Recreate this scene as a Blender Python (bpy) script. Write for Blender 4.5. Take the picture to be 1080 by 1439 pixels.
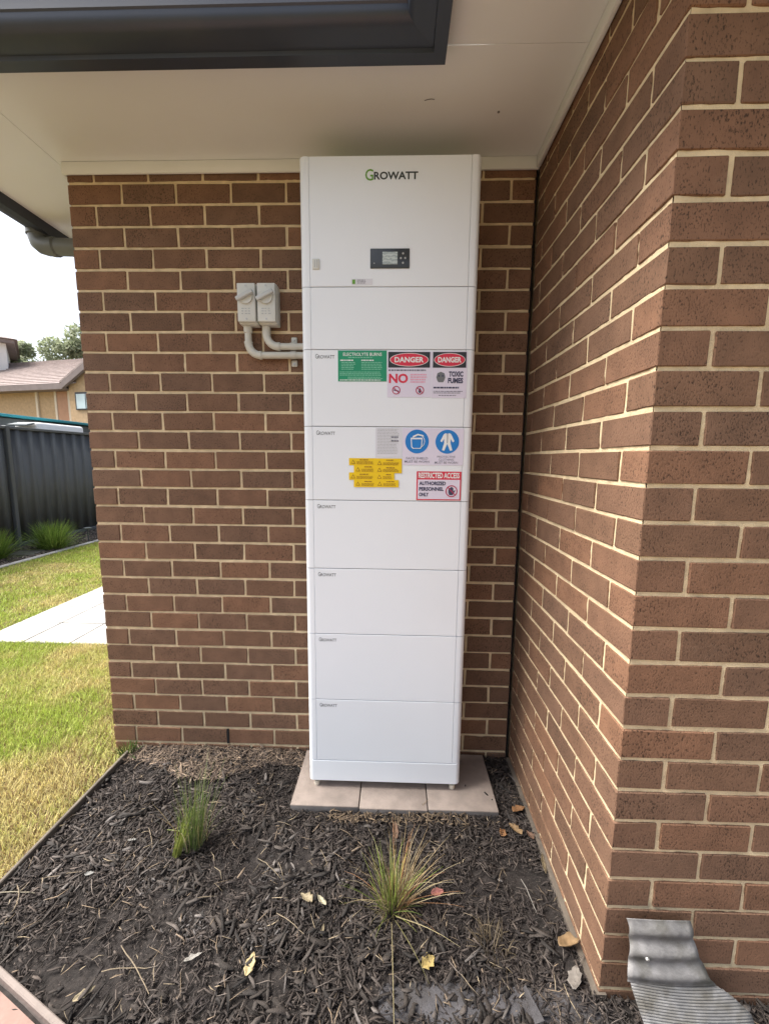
import bpy, bmesh, math, random
import numpy as np
from mathutils import Vector, Matrix, noise as mn
random.seed(7); RNG = np.random.default_rng(7)
for o in list(bpy.data.objects): bpy.data.objects.remove(o)
SC = bpy.context.scene; COL = SC.collection

# ------------------------------------------------------------------ camera
F_PX = 565.98; CAM = Vector((1.410, -1.835, 1.431)); PIT, YAW, ROLL = 0.1307, 0.02866, 0.00894
cd = bpy.data.cameras.new('camera'); cam = bpy.data.objects.new('camera', cd); COL.objects.link(cam)
cd.sensor_fit = 'HORIZONTAL'; cd.sensor_width = 36; cd.lens = 36 * F_PX / 1080
cd.clip_start = .02; cd.clip_end = 600
H = Vector((-math.sin(YAW), math.cos(YAW), 0)); R0 = Vector((math.cos(YAW), math.sin(YAW), 0))
FW = H * math.cos(PIT) + Vector((0, 0, -math.sin(PIT))); U0 = H * math.sin(PIT) + Vector((0, 0, math.cos(PIT)))
RR = R0 * math.cos(ROLL) + U0 * math.sin(ROLL); UU = U0 * math.cos(ROLL) - R0 * math.sin(ROLL)
M3 = Matrix((RR, UU, -FW)).transposed()
cam.matrix_world = Matrix.Translation(CAM) @ M3.to_4x4()
SC.camera = cam
SC.render.resolution_x = 768; SC.render.resolution_y = 1024

# ------------------------------------------------------------------ sky, sun, exposure
SUN_EL, SUN_AZ = math.radians(56), math.radians(-88)       # azimuth from +y towards +x: light comes from the left and slightly from the front
world = bpy.data.worlds.new('World'); SC.world = world; world.use_nodes = True
wn = world.node_tree.nodes; wl = world.node_tree.links
bg = wn['Background']; bg.inputs['Strength'].default_value = .15
sky = wn.new('ShaderNodeTexSky'); sky.sky_type = 'NISHITA'; sky.sun_disc = False
sky.sun_elevation = SUN_EL; sky.sun_rotation = SUN_AZ; sky.air_density = 1.0; sky.dust_density = 5.0; sky.ozone_density = 1.0
hs = wn.new('ShaderNodeHueSaturation'); hs.inputs['Saturation'].default_value = .62
wl.new(sky.outputs[0], hs.inputs['Color']); wl.new(hs.outputs[0], bg.inputs['Color'])
sd = bpy.data.lights.new('sun', 'SUN'); sun = bpy.data.objects.new('sun', sd); COL.objects.link(sun)
sd.energy = 4.4; sd.angle = math.radians(34); sd.color = (1, .975, .93)
to_sun = Vector((math.cos(SUN_EL) * math.sin(SUN_AZ), math.cos(SUN_EL) * math.cos(SUN_AZ), math.sin(SUN_EL)))
sun.rotation_euler = to_sun.to_track_quat('Z', 'Y').to_euler()
SC.view_settings.view_transform = 'Standard'; SC.view_settings.look = 'None'
SC.view_settings.gamma = 1; SC.view_settings.use_curve_mapping = False
SC.view_settings.exposure = 1.15

# ------------------------------------------------------------------ helpers
WL = {}
def put(o, parent=None, wloc=(0, 0, 0)):
    COL.objects.link(o); WL[o.name] = Vector(wloc); o.location = wloc
    if parent is not None:
        o.parent = parent; o.matrix_parent_inverse = Matrix.Translation(-WL[parent.name])
    return o
def tag(o, label=None, cat=None, group=None, kind=None):
    for k, v in (('label', label), ('category', cat), ('group', group), ('kind', kind)):
        if v: o[k] = v
    return o
def empty(name, loc, label, cat, group=None):
    o = bpy.data.objects.new(name, None); o.empty_display_size = .1
    put(o, None, loc); return tag(o, label, cat, group)
def fmesh(name, V, F, mat=None, col=None, smooth=False):
    V = np.asarray(V, np.float32).reshape(-1, 3); F = np.asarray(F, np.int32)
    me = bpy.data.meshes.new(name); n, k = F.shape
    me.vertices.add(len(V)); me.vertices.foreach_set('co', V.ravel())
    me.loops.add(n * k); me.loops.foreach_set('vertex_index', F.ravel())
    me.polygons.add(n); me.polygons.foreach_set('loop_start', np.arange(n, dtype=np.int32) * k)
    me.update(calc_edges=True); me.validate()
    if col is not None:
        a = me.color_attributes.new('Col', 'FLOAT_COLOR', 'POINT')
        c = np.ones((len(V), 4), np.float32); c[:, :3] = col; a.data.foreach_set('color', c.ravel())
    if smooth: me.polygons.foreach_set('use_smooth', np.ones(len(me.polygons), bool))
    if mat: me.materials.append(mat)
    return me
class MB:
    def __init__(s): s.bm = bmesh.new()
    def box(s, x0, x1, y0, y1, z0, z1, bev=0, seg=1, rot=None):
        c = Vector(((x0 + x1) / 2, (y0 + y1) / 2, (z0 + z1) / 2))
        m = Matrix.Translation(c) @ (rot or Matrix()) @ Matrix.Diagonal((x1 - x0, y1 - y0, z1 - z0, 1))
        r = bmesh.ops.create_cube(s.bm, size=1, matrix=m)
        if bev:
            es = list({e for v in r['verts'] for e in v.link_edges})
            bmesh.ops.bevel(s.bm, geom=es, offset=bev, segments=seg, profile=.5, affect='EDGES')
        return s
    def poly(s, pts, ext):                      # extruded polygon
        vs = [s.bm.verts.new(p) for p in pts]; f = s.bm.faces.new(vs)
        r = bmesh.ops.extrude_face_region(s.bm, geom=[f])
        bmesh.ops.translate(s.bm, vec=ext, verts=[v for v in r['geom'] if isinstance(v, bmesh.types.BMVert)])
        return s
    def plate(s, xz, y0, y1):                   # outline in x,z standing between y0 and y1
        return s.poly([(x, y0, z) for x, z in xz], (0, y1 - y0, 0))
    def tube(s, path, r, n=12, cap=True):
        path = [Vector(p) for p in path]; rings = []; rs = r if isinstance(r, (list, tuple)) else [r] * len(path)
        pu = None
        for i, p in enumerate(path):
            d = (path[min(i + 1, len(path) - 1)] - path[max(i - 1, 0)]).normalized()
            if pu is None: pu = d.orthogonal().normalized()
            pu = (pu - d * pu.dot(d)).normalized(); w = d.cross(pu)
            rings.append([s.bm.verts.new(p + (pu * math.cos(a) + w * math.sin(a)) * rs[i]) for a in (2 * math.pi * k / n for k in range(n))])
        for a, b in zip(rings, rings[1:]):
            for k in range(n): s.bm.faces.new((a[k], a[(k + 1) % n], b[(k + 1) % n], b[k]))
        if cap: s.bm.faces.new(rings[0][::-1]); s.bm.faces.new(rings[-1])
        return s
    def mesh(s, name, mat, smooth=False):
        bmesh.ops.recalc_face_normals(s.bm, faces=s.bm.faces)
        me = bpy.data.meshes.new(name); s.bm.to_mesh(me); s.bm.free(); me.materials.append(mat)
        if smooth:
            for p in me.polygons: p.use_smooth = True
            me.set_sharp_from_angle(angle=math.radians(38))
        return me
    def build(s, name, mat, parent=None, smooth=False, **t):
        o = put(bpy.data.objects.new(name, s.mesh(name, mat, smooth)), parent)
        return tag(o, **t)
def fobj(name, V, F, mat, parent=None, col=None, smooth=False, **t):
    return tag(put(bpy.data.objects.new(name, fmesh(name, V, F, mat, col, smooth)), parent), **t)
def arc(c, r, a0, a1, n, ax='xz'):
    out = []
    for k in range(n + 1):
        a = math.radians(a0 + (a1 - a0) * k / n); out.append((c[0] + r * math.cos(a), c[1] + r * math.sin(a)))
    return out
def vnoise(P, sc, seed=0):                       # numpy value noise on n x 2 or n x 3 points, 0..1
    P = np.asarray(P, float) * sc + seed * 17.31; I = np.floor(P).astype(np.int64); f = P - I; f = f * f * (3 - 2 * f); D = P.shape[1]
    out = 0
    for k in range(2 ** D):
        w = 1; h = np.full(len(P), seed * 7919 + 1013, np.int64)
        for d in range(D):
            b = (k >> d) & 1; w = w * (f[:, d] if b else 1 - f[:, d]); h = (h * 374761393 + (I[:, d] + b) * (668265263 + d * 1442695)) & 0x7fffffff
        h = (h ^ (h >> 13)) * 1274126177 & 0x7fffffff
        out = out + w * ((h ^ (h >> 16)) & 0xffff) / 65535.
    return out
def fbm(P, sc, seed=0, o=4):
    t = 0; a = .5; s = 0
    for k in range(o): t = t + a * vnoise(P, sc * 2 ** k, seed + k); s += a; a *= .5
    return t / s

# ------------------------------------------------------------------ materials
def nmat(name):
    m = bpy.data.materials.new(name); m.use_nodes = True; n = m.node_tree.nodes; l = m.node_tree.links
    return m, n, l, n['Principled BSDF']
def mat(name, col, rough=.6, var=.12, scale=20, bump=0, bscale=80, metal=0, spec=.4, coat=0, dirt=None, dscale=3, damt=.5, trans=0):
    m, n, l, b = nmat(name)
    tc = n.new('ShaderNodeTexCoord'); nz = n.new('ShaderNodeTexNoise'); nz.inputs['Scale'].default_value = scale; nz.inputs['Detail'].default_value = 6
    l.new(tc.outputs['Object'], nz.inputs['Vector'])
    r = n.new('ShaderNodeValToRGB'); c = Vector(col)
    r.color_ramp.elements[0].position = .3; r.color_ramp.elements[1].position = .7
    r.color_ramp.elements[0].color = (*(c * (1 - var)), 1); r.color_ramp.elements[1].color = (*[min(1, v) for v in c * (1 + var)], 1)
    l.new(nz.outputs[0], r.inputs[0]); out = r.outputs[0]
    if dirt:
        d = n.new('ShaderNodeTexNoise'); d.inputs['Scale'].default_value = dscale; d.inputs['Detail'].default_value = 8; l.new(tc.outputs['Object'], d.inputs['Vector'])
        dr = n.new('ShaderNodeValToRGB'); dr.color_ramp.elements[0].position = .48; dr.color_ramp.elements[1].position = .72
        dr.color_ramp.elements[1].color = (damt, damt, damt, 1); l.new(d.outputs[0], dr.inputs[0])
        mx = n.new('ShaderNodeMix'); mx.data_type = 'RGBA'; l.new(dr.outputs[0], mx.inputs['Factor']); l.new(out, mx.inputs['A']); mx.inputs['B'].default_value = (*dirt, 1); out = mx.outputs['Result']
    l.new(out, b.inputs['Base Color'])
    b.inputs['Roughness'].default_value = rough; b.inputs['Metallic'].default_value = metal; b.inputs['Specular IOR Level'].default_value = spec; b.inputs['Coat Weight'].default_value = coat
    if trans: b.inputs['Transmission Weight'].default_value = trans
    if bump:
        bn = n.new('ShaderNodeTexNoise'); bn.inputs['Scale'].default_value = bscale; bn.inputs['Detail'].default_value = 5; l.new(tc.outputs['Object'], bn.inputs['Vector'])
        bp = n.new('ShaderNodeBump'); bp.inputs['Strength'].default_value = bump; bp.inputs['Distance'].default_value = .004; l.new(bn.outputs[0], bp.inputs['Height']); l.new(bp.outputs[0], b.inputs['Normal'])
    return m
def vcol_mat(name, rough=.8, bump=.3, bscale=150, trans=0, spec=.3):
    m, n, l, b = nmat(name)
    a = n.new('ShaderNodeVertexColor'); a.layer_name = 'Col'; tc = n.new('ShaderNodeTexCoord')
    nz = n.new('ShaderNodeTexNoise'); nz.inputs['Scale'].default_value = bscale; nz.inputs['Detail'].default_value = 4; l.new(tc.outputs['Object'], nz.inputs['Vector'])
    mr = n.new('ShaderNodeMapRange'); mr.inputs['To Min'].default_value = .6; mr.inputs['To Max'].default_value = 1.4; l.new(nz.outputs[0], mr.inputs['Value'])
    mx = n.new('ShaderNodeVectorMath'); mx.operation = 'SCALE'; l.new(a.outputs[0], mx.inputs[0]); l.new(mr.outputs[0], mx.inputs['Scale'])
    l.new(mx.outputs[0], b.inputs['Base Color']); b.inputs['Roughness'].default_value = rough; b.inputs['Specular IOR Level'].default_value = spec
    if bump:
        bp = n.new('ShaderNodeBump'); bp.inputs['Strength'].default_value = bump; bp.inputs['Distance'].default_value = .003; l.new(nz.outputs[0], bp.inputs['Height']); l.new(bp.outputs[0], b.inputs['Normal'])
    if trans:
        t = n.new('ShaderNodeBsdfTranslucent'); l.new(mx.outputs[0], t.inputs['Color']); ms = n.new('ShaderNodeMixShader'); ms.inputs[0].default_value = trans
        l.new(b.outputs[0], ms.inputs[1]); l.new(t.outputs[0], ms.inputs[2]); l.new(ms.outputs[0], n['Material Output'].inputs['Surface'])
    return m
def brick_mat():
    m, n, l, b = nmat('brick_clay')
    oi = n.new('ShaderNodeObjectInfo'); tc = n.new('ShaderNodeTexCoord')
    sc = n.new('ShaderNodeMath'); sc.operation = 'MULTIPLY'; sc.inputs[1].default_value = 37; l.new(oi.outputs['Random'], sc.inputs[0])
    cmb = n.new('ShaderNodeCombineXYZ')
    for i in range(3): l.new(sc.outputs[0], cmb.inputs[i])
    ad = n.new('ShaderNodeVectorMath'); l.new(tc.outputs['Object'], ad.inputs[0]); l.new(cmb.outputs[0], ad.inputs[1]); V = ad.outputs[0]
    r = n.new('ShaderNodeValToRGB'); e = r.color_ramp.elements
    e[0].position = 0; e[0].color = (.146, .083, .052, 1); e[1].position = 1; e[1].color = (.215, .112, .065, 1)
    for p, c in ((.25, (.178, .098, .059)), (.5, (.164, .095, .061)), (.75, (.192, .102, .061))):
        q = e.new(p); q.color = (*c, 1)
    l.new(oi.outputs['Random'], r.inputs[0])
    # broad cloudiness on the face
    n1 = n.new('ShaderNodeTexNoise'); n1.inputs['Scale'].default_value = 16; n1.inputs['Detail'].default_value = 5; l.new(V, n1.inputs['Vector'])
    m1 = n.new('ShaderNodeMapRange'); m1.inputs['From Min'].default_value = .3; m1.inputs['From Max'].default_value = .7; m1.inputs['To Min'].default_value = .86; m1.inputs['To Max'].default_value = 1.15; l.new(n1.outputs[0], m1.inputs['Value'])
    s1 = n.new('ShaderNodeVectorMath'); s1.operation = 'SCALE'; l.new(r.outputs[0], s1.inputs[0]); l.new(m1.outputs[0], s1.inputs['Scale'])
    # pits: small dark holes of the wire-cut face, stretched upright
    mp = n.new('ShaderNodeMapping'); mp.inputs['Scale'].default_value = (1.2, 1.2, .65); l.new(V, mp.inputs['Vector'])
    n2 = n.new('ShaderNodeTexNoise'); n2.inputs['Scale'].default_value = 230; n2.inputs['Detail'].default_value = 3; l.new(mp.outputs[0], n2.inputs['Vector'])
    n3 = n.new('ShaderNodeTexNoise'); n3.inputs['Scale'].default_value = 9; n3.inputs['Detail'].default_value = 2; l.new(V, n3.inputs['Vector'])
    sub = n.new('ShaderNodeMath'); sub.operation = 'MULTIPLY_ADD'; sub.inputs[1].default_value = .22; l.new(n3.outputs[0], sub.inputs[0]); l.new(n2.outputs[0], sub.inputs[2])
    rp = n.new('ShaderNodeMapRange'); rp.inputs['From Min'].default_value = .40; rp.inputs['From Max'].default_value = .56; rp.inputs['To Min'].default_value = .26; rp.inputs['To Max'].default_value = 1.0; l.new(sub.outputs[0], rp.inputs['Value'])
    s2 = n.new('ShaderNodeVectorMath'); s2.operation = 'SCALE'; l.new(s1.outputs[0], s2.inputs[0]); l.new(rp.outputs[0], s2.inputs['Scale'])
    # pale mortar smears
    n4 = n.new('ShaderNodeTexNoise'); n4.inputs['Scale'].default_value = 7; n4.inputs['Detail'].default_value = 9; n4.inputs['Roughness'].default_value = .7; l.new(V, n4.inputs['Vector'])
    r4 = n.new('ShaderNodeMapRange'); r4.inputs['From Min'].default_value = .60; r4.inputs['From Max'].default_value = .8; r4.inputs['To Max'].default_value = .22; l.new(n4.outputs[0], r4.inputs['Value'])
    mx = n.new('ShaderNodeMix'); mx.data_type = 'RGBA'; l.new(r4.outputs[0], mx.inputs['Factor']); l.new(s2.outputs[0], mx.inputs['A']); mx.inputs['B'].default_value = (.34, .24, .17, 1)
    l.new(mx.outputs['Result'], b.inputs['Base Color']); b.inputs['Roughness'].default_value = .82; b.inputs['Specular IOR Level'].default_value = .3
    bp = n.new('ShaderNodeBump'); bp.inputs['Strength'].default_value = .55; bp.inputs['Distance'].default_value = .003; l.new(sub.outputs[0], bp.inputs['Height']); l.new(bp.outputs[0], b.inputs['Normal'])
    return m
def screen_mat():
    m, n, l, b = nmat('lcd_glass'); tc = n.new('ShaderNodeTexCoord'); w = n.new('ShaderNodeTexWave'); w.bands_direction = 'Z'; w.inputs['Scale'].default_value = 28; w.inputs['Distortion'].default_value = 6
    w.inputs['Detail Scale'].default_value = 3
    l.new(tc.outputs['Object'], w.inputs['Vector']); r = n.new('ShaderNodeValToRGB'); r.color_ramp.elements[0].color = (.30, .36, .36, 1); r.color_ramp.elements[1].color = (.52, .58, .56, 1)
    l.new(w.outputs[0], r.inputs[0]); l.new(r.outputs[0], b.inputs['Base Color']); b.inputs['Roughness'].default_value = .12; return m

M = dict(
    brick=brick_mat(),
    mortar=mat('mortar', (.66, .53, .335), .9, .16, 26, .7, 240, dirt=(.46, .36, .23), dscale=5, damt=.45),
    joint=mat('black_joint_foam', (.012, .011, .011), .9, .2, 40),
    soffit=mat('soffit_paint', (.74, .76, .755), .75, .02, 2, .08, 40, dirt=(.66, .665, .645), dscale=1.6, damt=.35),
    bead=mat('bead_paint', (.72, .73, .715), .6, .03, 4),
    gutter=mat('gutter_steel', (.028, .036, .056), .42, .1, 5, spec=.5, dirt=(.05, .05, .055), dscale=6, damt=.4),
    pvc=mat('grey_pvc', (.15, .165, .17), .4, .05, 8, dirt=(.12, .125, .125), dscale=5, damt=.3),
    conduit=mat('conduit_pvc', (.55, .54, .48), .45, .04, 20, dirt=(.42, .40, .35), dscale=8, damt=.3),
    swbox=mat('switch_plastic', (.60, .61, .58), .42, .04, 20, dirt=(.48, .48, .44), dscale=14, damt=.3),
    knob=mat('switch_knob', (.50, .52, .52), .35, .05, 30),
    dark=mat('dark_print', (.03, .03, .035), .6, .1, 50),
    screw=mat('screw_metal', (.45, .44, .42), .4, .1, 50, metal=.7),
    white=mat('powder_coat_white', (.765, .808, .85), .38, .012, 3, .05, 900, spec=.45, dirt=(.73, .755, .77), dscale=2.2, damt=.3),
    seam=mat('seam_grey', (.20, .20, .20), .7, .05, 20),
    caster=mat('foot_plastic', (.62, .57, .47), .5, .06, 30),
    bezel=mat('display_bezel', (.045, .052, .060), .25, .08, 20),
    lcd=screen_mat(),
    silver=mat('button_silver', (.40, .42, .42), .4, .05, 30),
    logo_g=mat('logo_green', (.13, .33, .03), .5, .05, 30), logo_d=mat('logo_dark', (.045, .055, .05), .5, .05, 30), logo_s=mat('logo_grey', (.15, .16, .17), .5, .05, 30),
    s_green=mat('sticker_green', (.012, .27, .13), .35, .08, 12), s_red=mat('sticker_red', (.62, .025, .06), .35, .06, 12), s_black=mat('sticker_black', (.022, .023, .025), .4, .1, 12),
    s_lilac=mat('sticker_white', (.68, .645, .76), .32, .02, 6), s_white=mat('sticker_plain_white', (.66, .67, .72), .35, .02, 6), s_blue=mat('sticker_blue', (.012, .19, .55), .35, .05, 12), s_yellow=mat('sticker_yellow', (.80, .55, .008), .38, .05, 12),
    p_white=mat('print_white', (.76, .78, .77), .5, .02, 10), p_pale=mat('print_pale_green', (.20, .52, .36), .5, .06, 30), p_grey=mat('print_grey', (.22, .22, .27), .5, .1, 30), p_pink=mat('print_pink', (.72, .35, .47), .5, .06, 30), p_dkred=mat('print_dark_red', (.42, .02, .08), .5, .06, 30), p_navy=mat('print_navy', (.05, .05, .10), .5, .1, 30), p_brown=mat('print_brown', (.33, .17, .01), .5, .1, 30),
    paver=mat('paver_top', (.255, .21, .18), .85, .16, 18, .5, 220, dirt=(.16, .13, .11), dscale=6, damt=.5),
    paver_shaded_side=mat('paver_shaded_side', (.125, .115, .11), .9, .2, 18, .4, 150),  # darker grey for the side faces: shade painted in along with dirt
    soil=mat('dark_soil', (.020, .016, .014), .95, .4, 30, .8, 120),
    timber=mat('grey_timber', (.115, .095, .075), .85, .3, 14, .5, 90), paleedge=mat('pale_edging', (.20, .165, .145), .8, .12, 14, .4, 90),
    pathbrick=mat('paving_brick', (.22, .14, .115), .85, .2, 14, .4, 90),
    turf=mat('turf_soil', (.14, .115, .05), .95, .35, 9, .6, 120),
    slab=mat('concrete_slab', (.35, .345, .33), .85, .12, 8, .5, 150, dirt=(.26, .25, .235), dscale=3, damt=.8),
    gravel=mat('gravel_base', (.09, .08, .07), .95, .4, 30, .8, 60),
    fence=mat('fence_steel', (.078, .084, .090), .6, .1, 3, spec=.4, dirt=(.075, .08, .085), dscale=3, damt=.5),
    galv=mat('galvanised_steel', (.205, .198, .192), .7, .35, 25, .3, 120, metal=.3, dirt=(.085, .08, .06), dscale=16, damt=.9),
    ribbed=mat('ribbed_steel', (.21, .205, .20), .7, .3, 25, .2, 150, metal=.2, dirt=(.10, .09, .07), dscale=16, damt=.9),
    membrane=mat('weed_mat', (.055, .052, .055), .8, .15, 60, .5, 400, dirt=(.028, .024, .021), dscale=12, damt=.9),
    chips=vcol_mat('wood_chips', .85, .5, 220), grass=vcol_mat('grass_blades', .6, 0, 60, .3), leaf=vcol_mat('tree_leaves', .55, 0, 3, .5), dry=vcol_mat('dry_leaves', .7, .4, 120, .12),
    roof_dark=mat('roof_tiles_dark', (.06, .06, .065), .8, .2, 6, .4, 40),
    tile=mat('roof_tiles_pink', (.33, .27, .25), .85, .18, 5, .3, 20), nbrick=mat('neighbour_brick', (.52, .36, .21), .85, .12, 12, .3, 30), barge=mat('barge_brown', (.21, .17, .16), .7, .1, 5),
    trim=mat('cream_trim', (.70, .60, .46), .7, .04, 5), npink=mat('pinkish_panel', (.48, .27, .17), .8, .08, 8), blind=mat('window_blind', (.55, .66, .68), .35, .08, 5), wframe=mat('window_frame', (.05, .05, .055), .5, .1, 5),
    teal=mat('teal_gutter', (.02, .22, .27), .4, .1, 5), shed=mat('shed_steel', (.10, .115, .12), .6, .1, 5), wbox=mat('white_plastic', (.78, .78, .77), .5, .02, 5), wwall=mat('white_render', (.72, .70, .68), .8, .04, 5), bark=mat('bark', (.12, .09, .06), .9, .3, 15, .6, 40),
)

# ------------------------------------------------------------------ ground, lawn base, paths
W, LN = 1.98, .895; U, CH, GAP = .2343, .086, .0108
def sheet(name, x0, x1, y0, y1, z, n, m, amp, sc, material, **t):
    X, Y = np.meshgrid(np.linspace(x0, x1, n), np.linspace(y0, y1, m)); P = np.c_[X.ravel(), Y.ravel()]
    Z = z + amp * (fbm(P, sc, 3) - .5)
    I = np.arange(n * m).reshape(m, n); Fc = np.c_[I[:-1, :-1].ravel(), I[:-1, 1:].ravel(), I[1:, 1:].ravel(), I[1:, :-1].ravel()]
    return fobj(name, np.c_[P, Z], Fc, material, smooth=True, **t)
sheet('ground', -250, 250, -250, 250, -.16, 9, 9, 0, 1, M['turf'], kind='structure')
sheet('lawn', -4.0, .08, -3.2, 14, -.055, 80, 240, .012, 2, M['turf'], kind='structure')
# planting bed by the wall
def bed_z(P):
    P = np.asarray(P, float); return -.028 + .030 * (fbm(P, 5, 11) - .5) + .014 * (fbm(P, 22, 5, 3) - .5)
FX, FY = .085, -.835; FS = -.385               # front edge of the bed starts here and runs to the right and forward
def in_bed(P): return (P[:, 0] > .10) & (P[:, 1] < -.004) & (P[:, 1] > FY + FS * (P[:, 0] - FX) + .02) & ~((P[:, 0] > W - .004) & (P[:, 1] > -LN - .004))
n, m_ = 230, 150
X, Y = np.meshgrid(np.linspace(.085, 2.9, n), np.linspace(-1.75, .02, m_)); P = np.c_[X.ravel(), Y.ravel()]
I = np.arange(n * m_).reshape(m_, n); Fc = np.c_[I[:-1, :-1].ravel(), I[:-1, 1:].ravel(), I[1:, 1:].ravel(), I[1:, :-1].ravel()]
fobj('garden_bed_soil', np.c_[P, bed_z(P) - .006], Fc, M['soil'], smooth=True, kind='structure')

# ------------------------------------------------------------------ brick walls
_bm = {}
def brick_mesh(L, var):
    k = (round(L, 4), var)
    if k not in _bm:
        b = MB().box(-L / 2, L / 2, -.055, .055, -(CH - GAP) / 2, (CH - GAP) / 2, .0020)
        rr = random.Random(hash(k) & 0xffff)
        for v in b.bm.verts: v.co += Vector((rr.uniform(-1, 1) * .0013, rr.uniform(-1, 1) * .0005, rr.uniform(-1, 1) * .0011))
        _bm[k] = b.mesh('brick', M['brick'])
    return _bm[k]
def brick(parent, c, L, axis):
    o = bpy.data.objects.new('brick', brick_mesh(L, random.randrange(5)))
    c = Vector(c); j = random.uniform(-.0012, .0012)
    c += Vector((0, j, 0)) if axis == 'x' else Vector((j, 0, 0)); c.z += random.uniform(-.0012, .0012)
    put(o, parent, c); rz = 0 if axis == 'x' else -math.pi / 2
    o.rotation_euler = (random.gauss(0, .003), random.gauss(0, .0035), rz + random.gauss(0, .002)); return o
def mortar(name, parent, o, u, wv, w, h, nrm, seed, rec=.0038):
    o, u, nrm = Vector(o), Vector(u), Vector(nrm); s = .009
    n, m = int(w / s), int(h / s); A, B = np.meshgrid(np.linspace(0, w, n), np.linspace(0, h, m)); P = np.c_[A.ravel(), B.ravel()]
    d = -rec + .0026 * (fbm(P, 14, seed, 2) - .5) + .0026 * (vnoise(P, 62, seed + 9) - .5)
    V = np.array(o)[None] + P[:, :1] * np.array(u)[None] + P[:, 1:] * np.array((0, 0, 1.))[None] + d[:, None] * np.array(nrm)[None]
    I = np.arange(n * m).reshape(m, n); Fc = np.c_[I[:-1, :-1].ravel(), I[:-1, 1:].ravel(), I[1:, 1:].ravel(), I[1:, :-1].ravel()]
    return fobj(name, V, Fc, M['mortar'], parent, smooth=True)
TOP = 2.652
def spans(start, end, first, full):              # brick spans with joints, cut off at the end
    out = []; a = start; b = start + first
    while a < end - .012:
        out.append((a, min(b, end))); a = b + GAP; b = a + full
    return out
FULL, HALF = U - GAP, .1075
# rear wall
wb = empty('brick_wall', (1, .055, -.1), 'brown brick wall behind the tall white battery cabinet, with two grey switches', 'wall')
for c in range(-1, 31):
    zc = c * CH + CH / 2
    for a, b in spans(0, W - .0125, HALF if c % 2 == 0 else FULL, FULL):
        brick(wb, ((a + b) / 2, .055, zc), b - a, 'x')
mortar('mortar', wb, (.004, 0, -.09), (1, 0, 0), None, W - .02, TOP + .08, (0, -1, 0), 1)
MB().box(W - .012, W - .003, .014, .09, -.09, TOP).build('expansion_joint', M['joint'], wb)
b_ = MB()                                        # bricks of the side face that runs back from the left end (not in the photo)
for c in range(-1, 31):
    for a, b in spans(0 if c % 2 == 0 else .11 + GAP, 5.0, FULL if c % 2 == 0 else FULL, FULL):
        b_.box(0.0006, .108, a + .0004, b, c * CH + GAP / 2, (c + 1) * CH - GAP / 2)
b_.build('side_face_bricks', M['brick'], wb, kind='stuff')
MB().box(.004, .3, .012, 5.0, -.1, TOP).build('mortar', M['mortar'], wb)
MB().box(.30, 8, .13, 5.0, -.1, TOP).build('inner_leaf', M['mortar'], wb)
MB().box(.5765, .5870, -.0012, .02, .004, .082).build('weep_hole', M['joint'], wb)
# projecting wall on the right
wr = empty('brick_wall', (2.3, -.6, -.1), 'brown brick wall corner jutting out on the right beside the cabinet', 'wall')
XE = 2.95
st = MB()
for c in range(-1, 31):
    zc = c * CH + CH / 2
    if c % 2 == 0:
        fs = spans(W, XE, FULL, FULL); rs = spans(.11 + GAP, LN - .001, FULL, FULL)
    else:
        fs = spans(W + .11 + GAP, XE, FULL, FULL); rs = spans(0, LN - .001, FULL, FULL)
    for a, b in fs:
        if a < 2.52: brick(wr, ((a + b) / 2, -LN + .055, zc), b - a, 'x')
        else: st.box(a, b, -LN, -LN + .11, c * CH + GAP / 2, (c + 1) * CH - GAP / 2)
    for a, b in rs: brick(wr, (W + .055, -LN + (a + b) / 2, zc), b - a, 'y')
st.build('bricks_beyond', M['brick'], wr, kind='stuff')
mortar('mortar', wr, (W, -.001, -.09), (0, -1, 0), None, LN - .006, TOP + .08, (-1, 0, 0), 4)
mortar('mortar', wr, (W + .005, -LN, -.09), (1, 0, 0), None, XE - W - .01, TOP + .08, (0, -1, 0), 6)
MB().box(W + .012, 8, -LN + .115, .12, -.1, TOP).build('inner_leaf', M['mortar'], wr)
MB().box(XE, 8, -LN, -LN + .11, -.1, TOP).build('wall_beyond', M['brick'], wr)
ft = MB(); ft.poly([(W - .016, -.02, -.06), (W - .016, -LN - .006, -.06), (W + .02, -LN - .006, -.06), (W + .02, -.02, -.06)], (0, 0, .048))
ft.build('footing_edge', M['timber'], wr)

# ------------------------------------------------------------------ eaves: soffit, bead, gutters, roof
ev = empty('roof_eaves', (1, -.2, 2.65), 'cream soffit and dark grey gutter of the overhanging eaves', 'eaves')
EX, EY, EX2, EY2 = -.455, -.46, 1.54, -1.35; SZ = 2.655
def soff(x0, x1, y0, y1, holes=()):
    MB().box(x0 + .001, x1 - .001, y0 + .001, y1 - .001, SZ, SZ + .008, .0006).build('soffit_panel', M['soffit'], ev)
soff(EX, -.03, EY, 2.6); soff(-.03, W + .05, EY, .05); soff(EX2, W + .05, -.895, EY); soff(EX2, 4.2, EY2, -.895); soff(EX, -.03, 2.6, 5)
def bead(x0, x1, y0, y1): MB().box(x0, x1, y0, y1, 2.606, SZ - .0006, .005, 2).build('bead_moulding', M['bead'], ev, True)
bead(-.012, W - .004, -.016, -.0035); bead(W - .020, W - .0035, -LN, -.022); bead(W - .02, 4.2, -LN - .02, -LN - .0035); bead(-.018, -.0035, .0, 5)
prof = [(0, 0), (.037, 0), (.040, .010), (.092, .016), (.108, .026), (.114, .040), (.114, .052), (.118, .056), (.118, .108), (.126, .116), (.122, .126), (.112, .122), (.106, .112), (.02, .112), (.02, .16), (0, .16)]
GZ = 2.604
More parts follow.
